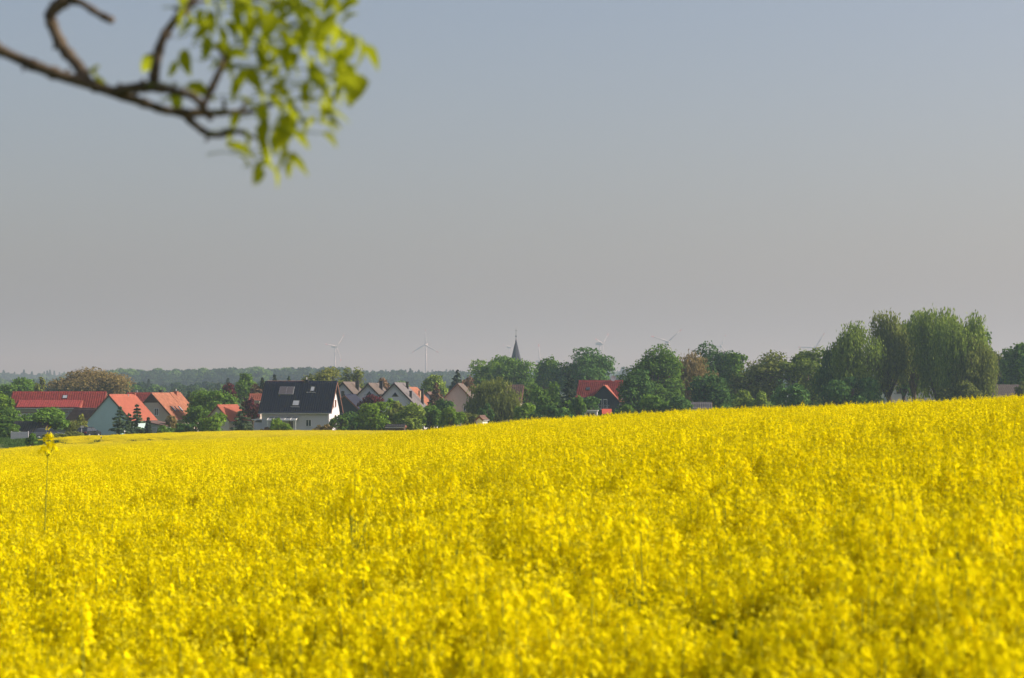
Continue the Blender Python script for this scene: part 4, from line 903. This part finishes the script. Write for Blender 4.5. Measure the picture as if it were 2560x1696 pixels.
# ------------------------------------------------------------------ wind turbines
def turbine(label, px, hub_py, D, blade_px, a0, yaw):
    D = D * (0.8 if px < 1200 else 0.66); x = wx(px, D); zb = tz(x, D) - 1; H = wz(hub_py, D) - zb; bl = blade_px / F * D
    t = empty('wind_turbine', (x, D, zb), R(yaw), label, 'wind turbine', 'wind turbines on the horizon')
    MB().tube([(0, 0, 0), (0, 0, H * .5), (0, 0, H - 1)], [bl * .055, bl * .045, bl * .03], 12, True).build('tower', M['turbine'], t, True)
    MB().obox((0, 1.5, H + .6), (1, 0, 0), (0, 1, 0), (0, 0, 1), 1.9, 5.0, 2.0).build('nacelle', M['turbine'], t)
    MB().tube([(0, -3.4, H + .6), (0, -4.6, H + .6), (0, -6.4, H + .6)], [2.0, 1.9, .4], 10).build('hub', M['turbine'], t, True)
    for k5 in range(3):
        a = R(a0 + 120 * k5); u = Vector((math.sin(a), 0, math.cos(a))); w = Vector((math.cos(a), 0, -math.sin(a))); c0_ = Vector((0, -5, H + .6))
        def sect(l0, l1):
            mb = MB(); P = []
            for l in np.linspace(l0, l1, 5):
                ch = (1.2 + 2.2 * min(1, l / .18)) if l < .18 else 3.4 * (1 - .80 * (l - .18) / .82); ch *= bl / 42; th = max(.25, .9 * (1 - l)) * bl / 42
                for sx, sy in ((-.35, 0), (.1, -.5), (.65, 0), (.1, .5)): P.append(tuple(c0_ + u * (bl * l) + w * (ch * sx) + Vector((0, 1, 0)) * (th * sy)))
            mb.v = P
            for i in range(4):
                for j in range(4): mb.f.append((i * 4 + j, i * 4 + (j + 1) % 4, i * 4 + 4 + (j + 1) % 4, i * 4 + 4 + j))
            mb.f += [(3, 2, 1, 0), (16, 17, 18, 19)]; return mb
        b = sect(.03, .72).build('blade', M['turbine'], t, True)
        sect(.7205, .86).build('red_band', M['turbine_red'], b, True); sect(.8605, 1.0).build('blade_tip', M['turbine'], b, True)
turbine('turbine with visible white tower behind the right end of the blue-black roof', 837, 868, 4600, 46, 38, 48)
turbine('turbine with one blade straight up and red tip, above the white gables', 1065, 863, 4700, 46, 0, -12)
turbine('faint turbine just left of the church spire', 1274, 869, 6200, 30, 42, 35)
turbine('turbine right of the spire with hub down at the treetops', 1346, 906, 5200, 52, -3, 20)
turbine('faint turbine behind the huge dark tree with one blade hanging along its tower', 1500, 861, 5000, 44, 48, 58)
turbine('turbine above the tall maple with two blades spread wide', 1669, 856, 4500, 53, 47, 8)
turbine('turbine of which one blade tip shows over the dark round-topped tree', 1803, 867, 5400, 36, 20, 0)
turbine('turbine left of the willow row with one blade raised steeply', 2039, 871, 4700, 50, 32, -14)
turbine('turbine hidden behind the willow row', 2440, 850, 5600, 46, 112, 0)

# ------------------------------------------------------------------ far woods
def far_tree(seed, con, coll, mat, size):
    r = np.random.default_rng(seed)
    if con:
        n = 260; t = r.random(n) ** 0.8; a = r.random(n) * 6.283; rad = 3.2 * (1 - t) ** .9 * (.6 + .5 * r.random(n)) + .1
        P = np.stack([np.cos(a) * rad, np.sin(a) * rad, 2 + 18 * t], 1); v = quads_at(P, np.stack([np.cos(a), np.sin(a), .6 + 0 * a], 1) + .4 * r.normal(size=(n, 3)), size, 1.3, r)
    else:
        n = 620; C = (r.random((9, 3)) * 2 - 1) * [3.6, 3.6, 4.2] + [0, 0, 11]; rl = 2.4 + 1.4 * r.random(9); w = r.integers(0, 9, n); d = unit(n, r); d[:, 2] = np.where(d[:, 2] < -.2, -d[:, 2], d[:, 2])
        v = quads_at(C[w] + d * rl[w][:, None] * (.85 + .25 * r.random(n))[:, None], d + .6 * r.normal(size=(n, 3)), size, 1.2, r)
    source('far_tree', [(v, mat)], coll)
cw = bpy.data.collections.new('far_trees')
M['lf_far'] = leafmat('leaves_far_wood', (0.0326, 0.068, 0.0272), (0.067, 0.1215, 0.0408), 0.3)
M['lf_fard'] = leafmat('leaves_far_wood_dark', (0.0223, 0.0494, 0.0272), (0.0446, 0.0876, 0.0391), 0.3)
for k in range(3): far_tree(300 + k, False, cw, M['lf_far'], 1.5)
for k in range(2): far_tree(310 + k, False, cw, M['lf_fard'], 1.5)
far_tree(320, False, cw, M['lf_mid'], 1.5)
for k in range(2): far_tree(330 + k, True, cw, M['lf_spruced'], 1.5)
def wood(name, px0, px1, D0, D1, n, hs, label, con=0.15):
    D = D0 + (D1 - D0) * rng.random(n); px = px0 + (px1 - px0) * rng.random(n); x = (px - 1280) / F * D
    s = hs * (.8 + .35 * rng.random(n)); z = terr(x, D) - 1.0
    ix = np.where(rng.random(n) < con, rng.integers(6, 8, n), rng.integers(0, 6, n))
    crowd(name, np.stack([x, D, z], 1), np.stack([0 * s, 0 * s, rng.random(n) * 6.283], 1), np.stack([s * 1.1, s * 1.1, s], 1), ix, cw, label)
wood('forest', -500, 3000, 2700, 3500, 2300, 1.25, 'far blue-hazed wood along the horizon', .45)
wood('forest', 250, 860, 1450, 2000, 950, 0.98, 'hazy green wood on the rise behind the village', .0)
wood('forest', -300, 260, 1700, 2200, 240, .75, 'low hazy wood behind the long red roof', .1)
wood('forest', 780, 1240, 1600, 2300, 520, .92, 'hazy green wood behind the white gabled houses', .12)
wood('forest', 1240, 2900, 1100, 1800, 620, .70, 'hazy wood behind the church and the tall trees', .1)
wood('forest', -300, 1300, 620, 1050, 230, .48, 'loose trees beyond the village roofs', .2)

# ------------------------------------------------------------------ small things by the road
def delineator(px, D, label):
    x = wx(px, D); g = empty('marker_post', (x, D, tz(x, D)), R(10), label, 'marker post', 'marker posts')
    MB().prism([(-.06, 0), (.06, 0), (.06, .70), (-.06, .70)], -.05, .05).build('post', M['white'], g)
    b = MB().prism([(-.062, .703), (.062, .703), (.062, .90), (-.062, .94)], -.052, .052).build('black_band', M['black'], g)
    MB().box(-.02, .02, -.058, -.053, .74, .88).build('reflector', M['skyglass'], b)
    MB().prism([(-.06, .943), (.06, .903), (.06, .96), (-.06, 1.02)], -.05, .05).build('cap', M['white'], g)
delineator(254, 247.5, 'black and white marker post in front of the teal gable wall'); delineator(78, 225, 'white marker post beside the cone-shaped bush')

def car(label, px, D, rz, paint, sc=1.0):
    x = wx(px, D); g = empty('parked_car', (x, D, tz(x, D) + 0.02), rz, label, 'car', 'parked cars'); g.scale = (sc, sc, sc)
    W = .84
    # lower body with rounded nose and tail, then the narrower cabin
    prof = [(-2.1, .30), (2.1, .30), (2.16, .55), (2.08, .82), (1.0, .95), (-1.9, .98), (-2.15, .85), (-2.18, .5)]
    mb = MB(); m = len(prof)
    for w, k in ((-W, 1), (-W * .92, 1.0), (W * .92, 1.0), (W, 1)): pass
    for yy, ins in ((-W, .06), (-W * .9, 0), (W * .9, 0), (W, .06)):
        for px_, pz in prof: mb.v.append((px_ * (1 - ins * .6), yy, pz - (ins * .5 if pz > .7 else -ins * .3)))
    for i in range(3):
        for j in range(m): mb.f.append((i * m + j, i * m + (j + 1) % m, (i + 1) * m + (j + 1) % m, (i + 1) * m + j))
    mb.f += [tuple(range(m - 1, -1, -1)), tuple(3 * m + j for j in range(m))]
    mb.build('body', paint, g)
    def cabin(a, z0, z1, wb, wt, name, mat):
        mb = MB(); b0, b1, t0, t1 = a
        mb.v = [(b0, -wb, z0), (b1, -wb, z0), (b1, wb, z0), (b0, wb, z0), (t0, -wt, z1), (t1, -wt, z1), (t1, wt, z1), (t0, wt, z1)]
        mb.f = [(0, 1, 5, 4), (1, 2, 6, 5), (2, 3, 7, 6), (3, 0, 4, 7), (4, 5, 6, 7)]; return mb.build(name, mat, g)
    cabin((-1.95, 1.05, -1.5, .35), .955, 1.40, .78, .62, 'glass_house', M['glass'])
    MB().prism([(-1.56, 1.395), (.42, 1.395), (.30, 1.45), (-.5, 1.48), (-1.45, 1.45)], -.64, .64).build('roof', paint, g)
    for kx in (-.35,): 
        for sy in (-1, 1): MB().obox((kx, sy * .705, 1.18), (1, 0, 0), (0, 1, 0), Vector((0, -sy * .16, .45)).normalized(), .05, .02, .22).build('pillar', paint, g)
    for kx in (-1.3, 1.3):
        for sy in (-1, 1):
            t = MB().tube([(kx, sy * .70, .32), (kx, sy * .88, .32)], [.32, .32], 14).build('wheel', M['rubber'], g); MB().tube([(kx, sy * .881, .32), (kx, sy * .895, .32)], [.20, .18], 10).build('rim', M['metal'], t)
    for sy in (-1, 1):
        MB().box(-2.20, -2.12, sy * .62 - .15, sy * .62 + .15, .68, .86).build('tail_light', M['redlamp'], g); MB().box(2.03, 2.12, sy * .6 - .16, sy * .6 + .16, .62, .76).build('headlight', M['skyglass'], g)
    MB().box(-2.205, -2.17, -.26, .26, .52, .63).build('number_plate', M['white'], g)
car('dark car parked by the corner of the teal gable house', 222, 292, R(74), M['carpaint'])
car('dark blue-grey car parked half hidden under the apple tree', 124, 276, R(12), M['silverpaint'])

def post_lamp(px, D, top, label):
    x = wx(px, D); z0 = tz(x, D); H = wz(top, D) - z0; g = empty('garden_lamp', (x, D, z0), 0, label, 'lamp')
    MB().tube([(0, 0, 0), (0, 0, H - .22)], [.04, .03], 6).build('pole', M['metal'], g); MB().tube([(0, 0, H - .22), (0, 0, H - .12), (0, 0, H)], [.06, .13, .05], 8).build('lamp_head', M['white'], g)
post_lamp(312, 284, 1077, 'small garden lamp with white head before the spruces')
x = wx(205, 286); g = empty('sign_pole', (x, 286, tz(x, 286)), 0, 'thin grey pole with small sign plate beside the parked dark car', 'pole')
MB().tube([(0, 0, 0), (0, 0, 1.75)], [.035, .035], 6).build('pole', M['metal'], g); MB().box(-.16, .30, -.05, -.036, 1.45, 1.70).build('plate', M['offwhite'], g)
x = wx(305, 282); g = empty('rain_barrel', (x, 282, tz(x, 282)), 0, 'pale green rain barrel beside the garden lamp', 'barrel')
MB().tube([(0, 0, 0), (0, 0, .25), (0, 0, .6), (0, 0, .72)], [.2, .24, .22, .2], 12).build('barrel', M['teal'], g, True); MB().tube([(0, 0, .722), (0, 0, .76)], [.22, .21], 12).build('lid', M['teal'], g)

# ------------------------------------------------------------------ tree overhead whose branch reaches into the picture
DB = 3.05
def bp(px, py, dy=0.0): 
    D = DB + dy; return Vector((wx(px, D), D, wz(py, D)))
M['young'] = leafmat('young_leaves', (0.22, 0.29, 0.012), (0.46, 0.50, 0.025), 0.6)
M['petiole'] = leafmat('leaf_stalks', (0.24, 0.30, 0.05), (0.34, 0.38, 0.08), 0.3)
tr = empty('overhanging_tree', (-2.6, 3.4, tz(-2.6, 3.4)), 0, 'overhanging tree branch with young yellow-green leaves against the sky', 'tree'); T0 = Vector(tr.location)
def limb(name, pts, rad, mat=None, k=8):
    P = [Vector(p) - T0 for p in pts]; n = len(P); S, Rr = [], []
    for i in range(n - 1):          # Catmull-Rom through the points, slightly knobbly
        a, b, c, d = P[max(i - 1, 0)], P[i], P[i + 1], P[min(i + 2, n - 1)]
        for q in range(6):
            t = q / 6; S.append(.5 * ((2 * b) + (c - a) * t + (2 * a - 5 * b + 4 * c - d) * t * t + (3 * b - a - 3 * c + d) * t ** 3)); Rr.append((rad[i] * (1 - t) + rad[i + 1] * t) * (1 + .34 * max(0, math.sin(len(S) * 1.7 + i)) * (q % 2 == 0)))
    S.append(P[-1]); Rr.append(rad[-1]); return MB().tube(S, Rr, k).build(name, mat or M['pale_bark'], tr, True)
mm = .001
limb('trunk', [(-2.6, 3.4, T0.z - .3), (-2.58, 3.4, -.6), (-2.66, 3.45, .8), (-2.55, 3.4, 2.4), (-2.7, 3.5, 4.5)], [.22, .17, .14, .10, .05], M['bark'], 14)
limb('branch', [(-2.63, 3.43, .55), (-1.9, 3.3, .72), (-1.2, 3.12, .60), bp(-120, 75), bp(0, 126), bp(77, 160), bp(154, 189), bp(215, 206), bp(280, 229), bp(357, 256), bp(410, 274), bp(458, 280)],
     [.05, .032, .02, 9.5 * mm, 7.5 * mm, 8 * mm, 8.5 * mm, 8.5 * mm, 8 * mm, 6.5 * mm, 6 * mm, 6.5 * mm])
limb('twig', [bp(458, 280), bp(507, 281, .02), bp(568, 280, .03), bp(633, 276, .05), bp(700, 250, .06)], [6 * mm, 5.5 * mm, 4.5 * mm, 3.5 * mm, 2 * mm])
limb('twig', [bp(450, 278), bp(487, 312), bp(515, 331, -.02), bp(548, 337, -.03), bp(582, 325, -.04), bp(640, 345, -.05)], [6 * mm, 5 * mm, 5 * mm, 4.5 * mm, 4 * mm, 2 * mm])
limb('twig', [bp(278, 228), bp(312, 221, -.01), bp(377, 215, -.03), bp(438, 227, -.05), bp(479, 239, -.06), bp(503, 264, -.06), bp(527, 298, -.05)], [7 * mm, 7 * mm, 8 * mm, 6 * mm, 5.5 * mm, 5 * mm, 4 * mm])
limb('twig', [bp(380, 214, -.03), bp(385, 170, -.03), bp(401, 101, -.02), bp(430, 53), bp(462, 20, .02), bp(500, -40, .03)], [8 * mm, 7 * mm, 6.5 * mm, 6 * mm, 6 * mm, 4 * mm])
limb('twig', [bp(218, 207), bp(191, 162, .02), bp(154, 118, .04), bp(130, 69, .05), bp(121, 36, .05), bp(135, 14, .05), bp(160, -4, .05)], [8 * mm, 8 * mm, 8.5 * mm, 8 * mm, 8.5 * mm, 9 * mm, 10 * mm])
limb('twig', [bp(160, -4, .05), bp(195, 2, .04), bp(243, 32, .03), bp(276, 48, .02)], [8 * mm, 5 * mm, 5 * mm, 6 * mm])
limb('twig', [bp(505, 266, -.06), bp(540, 190, -.02), bp(560, 150, .0), bp(620, 110, .03)], [4.5 * mm, 5 * mm, 3.5 * mm, 2 * mm])
limb('twig', [bp(480, -30, .03), bp(620, -10, .05), bp(760, 20, .05)], [4 * mm, 3.5 * mm, 2 * mm])
# young leaves: pointed, folded along the midrib, on pale stalks
def leaf_mesh(seed):
    r = random.Random(seed); mb = MB(); n = 7; rows = []
    fold = .25 + .3 * r.random(); bend = .15 + .4 * r.random()
    for i in range(n + 1):
        t = i / n; w = .37 * math.sin(math.pi * min(1, t * .92 + .04)) ** .8 * (1 - .42 * t) * (1 + .10 * math.sin(i * 2.6 + seed)); z = -bend * t * t
        rows.append([(-w, t, z + fold * w), (0, t, z), (w, t, z + fold * w)])
    for i in range(n):
        for j in range(2): mb.poly([rows[i][j], rows[i][j + 1], rows[i + 1][j + 1], rows[i + 1][j]])
    me = bpy.data.meshes.new('leaf'); V = sum(rows, []); fc = [(i * 3 + j, i * 3 + j + 1, i * 3 + j + 4, i * 3 + j + 3) for i in range(n) for j in range(2)]
    me.from_pydata(V, [], fc); me.materials.append(M['young']); me.polygons.foreach_set('use_smooth', [True] * len(me.polygons)); me.update(); return me
LM = [leaf_mesh(k) for k in range(6)]
big = [(455, -10, 100, 96), (468, 62, 78, 100), (514, 118, 84, 82), (545, 30, 80, 60), (600, 10, 90, 110), (672, 62, 96, 100), (738, 0, 100, 90), (700, 20, 84, 120), (790, 62, 84, 60), (838, 84, 80, 75), (870, 120, 90, 100), (852, 160, 84, 95), (905, 122, 86, 70), (930, 130, 66, 40),
       (892, 212, 96, 95), (868, 190, 80, 110), (820, 248, 76, 55), (838, 276, 70, 0), (776, 170, 80, 110), (715, 145, 82, 80), (735, 285, 96, 70), (716, 318, 90, 95), (752, 345, 64, 40), (600, 368, 92, 20), (655, 330, 90, 95), (712, 380, 100, 75), (738, 398, 70, 50), (640, 425, 84, 110),
       (690, 440, 56, 70), (575, 330, 50, 80), (500, 222, 90, 8), (590, 205, 84, 100), (560, 118, 66, 15), (630, 190, 70, 75), (450, 40, 60, 120), (440, 255, 58, 60), (425, 240, 52, 120), (365, 155, 60, 130), (236, 185, 42, 60), (252, 200, 40, 20), (232, 170, 36, 120), (460, 150, 62, 85), (430, 170, 44, 110),
       (790, 190, 70, 60), (760, 230, 70, 120), (690, 250, 76, 60), (655, 285, 76, 75), (800, 130, 74, 60), (760, 95, 74, 100), (620, 60, 70, 80), (660, 125, 62, 70), (580, 70, 60, 45), (690, 180, 66, 100), (845, 220, 66, 80), (620, 250, 60, 40), (660, 380, 60, 100)]
rl = random.Random(5)
big += [(620, 350, 58, 60), (690, 350, 62, 110), (670, 405, 56, 70), (720, 420, 46, 100), (612, 395, 48, 20), (650, 440, 44, 95), (760, 310, 54, 50), (690, 315, 58, 80), (585, 300, 44, 120)]
for k in range(250):
    px = 440 + 450 * rl.random(); py = -40 + 390 * rl.random()
    if py < 120 + (px - 440) * .62 and (px - 700) ** 2 / 210 ** 2 + (py - 120) ** 2 / 250 ** 2 < 1.15 and (px > 640 or py < 90 or rl.random() < .4): big.append((px, py, 34 + 30 * rl.random(), rl.choice((60, 80, 100, 40, 120, 10, 150, 20))))
for px, py, ang, ln in ((60, 150, 250, 26), (100, 172, 80, 18), (160, 190, 70, 22), (150, 110, 200, 24), (128, 60, 160, 18), (330, 246, 60, 24), (300, 224, 110, 20), (392, 140, 170, 26), (404, 95, 20, 24), (360, 216, 110, 22), (430, 226, 80, 24), (470, 284, 300, 30), (520, 332, 250, 22), (560, 278, 100, 34), (600, 278, 60, 40), (545, 180, 60, 40), (560, 150, 120, 34), (450, 28, 150, 26), (470, 12, 20, 44)):
    e_ = Vector((math.cos(R(ang)), .3, math.sin(R(ang)))) * (ln / F * DB); limb('spur', [bp(px, py), bp(px, py) + e_ * .5 + Vector((0, 0, .002)), bp(px, py) + e_], [3.6 * mm, 2.6 * mm, 2.2 * mm], None, 6)
for i, (px, py, sz, ang) in enumerate(big):
    dy = .16 * (rl.random() - .5); L = sz * (.84 if sz > 70 else 1.0) / F * DB
    a = R(ang); d = Vector((math.cos(a) * rl.choice((1, 1, .8)), .5 * (rl.random() - .5) * 1.6, -math.sin(a) if rl.random() < .62 else -math.sin(a) * .3)).normalized()
    nrm = Vector((rl.random() - .35, -1.0 * rl.random() + .15, .3 + .6 * rl.random())); sx = d.cross(nrm).normalized(); nz = sx.cross(d)
    base = bp(px, py, dy) - T0 - d * (L * .5)
    o = link('leaf', LM[i % 6], tr); Lx = L * (.75 + .35 * rl.random())
    o.matrix_local = Matrix(((sx.x * Lx, d.x * L, nz.x * L, base.x), (sx.y * Lx, d.y * L, nz.y * L, base.y), (sx.z * Lx, d.z * L, nz.z * L, base.z), (0, 0, 0, 1)))
    if i % 2 == 0 and px > 480:
        st = base + Vector((-.03 - .03 * rl.random(), .01, .012 * (rl.random() - .3)))
        MB().tube([st, (st + base) / 2 + Vector((0, 0, .004)), base], [1.1 * mm, .9 * mm, .8 * mm], 4, False).build('leaf_stalk', M['petiole'], tr)

# ------------------------------------------------------------------ haze: still spring air, thickest along the ground
hz = MB().box(-12000, 12000, -6000, 12000, -40, 190)
hm = bpy.data.materials.new('haze'); nt = nodes_of(hm); ho = nt.nodes.new('ShaderNodeOutputMaterial'); pv = nt.nodes.new('ShaderNodeVolumePrincipled')
pv.inputs['Color'].default_value = (0.305, 0.406, 0.507, 1); pv.inputs['Absorption Color'].default_value = (0.47, 0.255, 0.157, 1); pv.inputs['Density'].default_value = 4.4e-4; pv.inputs['Anisotropy'].default_value = 0.2
nt.links.new(pv.outputs[0], ho.inputs['Volume'])
tag(hz.build('haze', hm), 'pale haze lying over the whole land', kind='stuff')
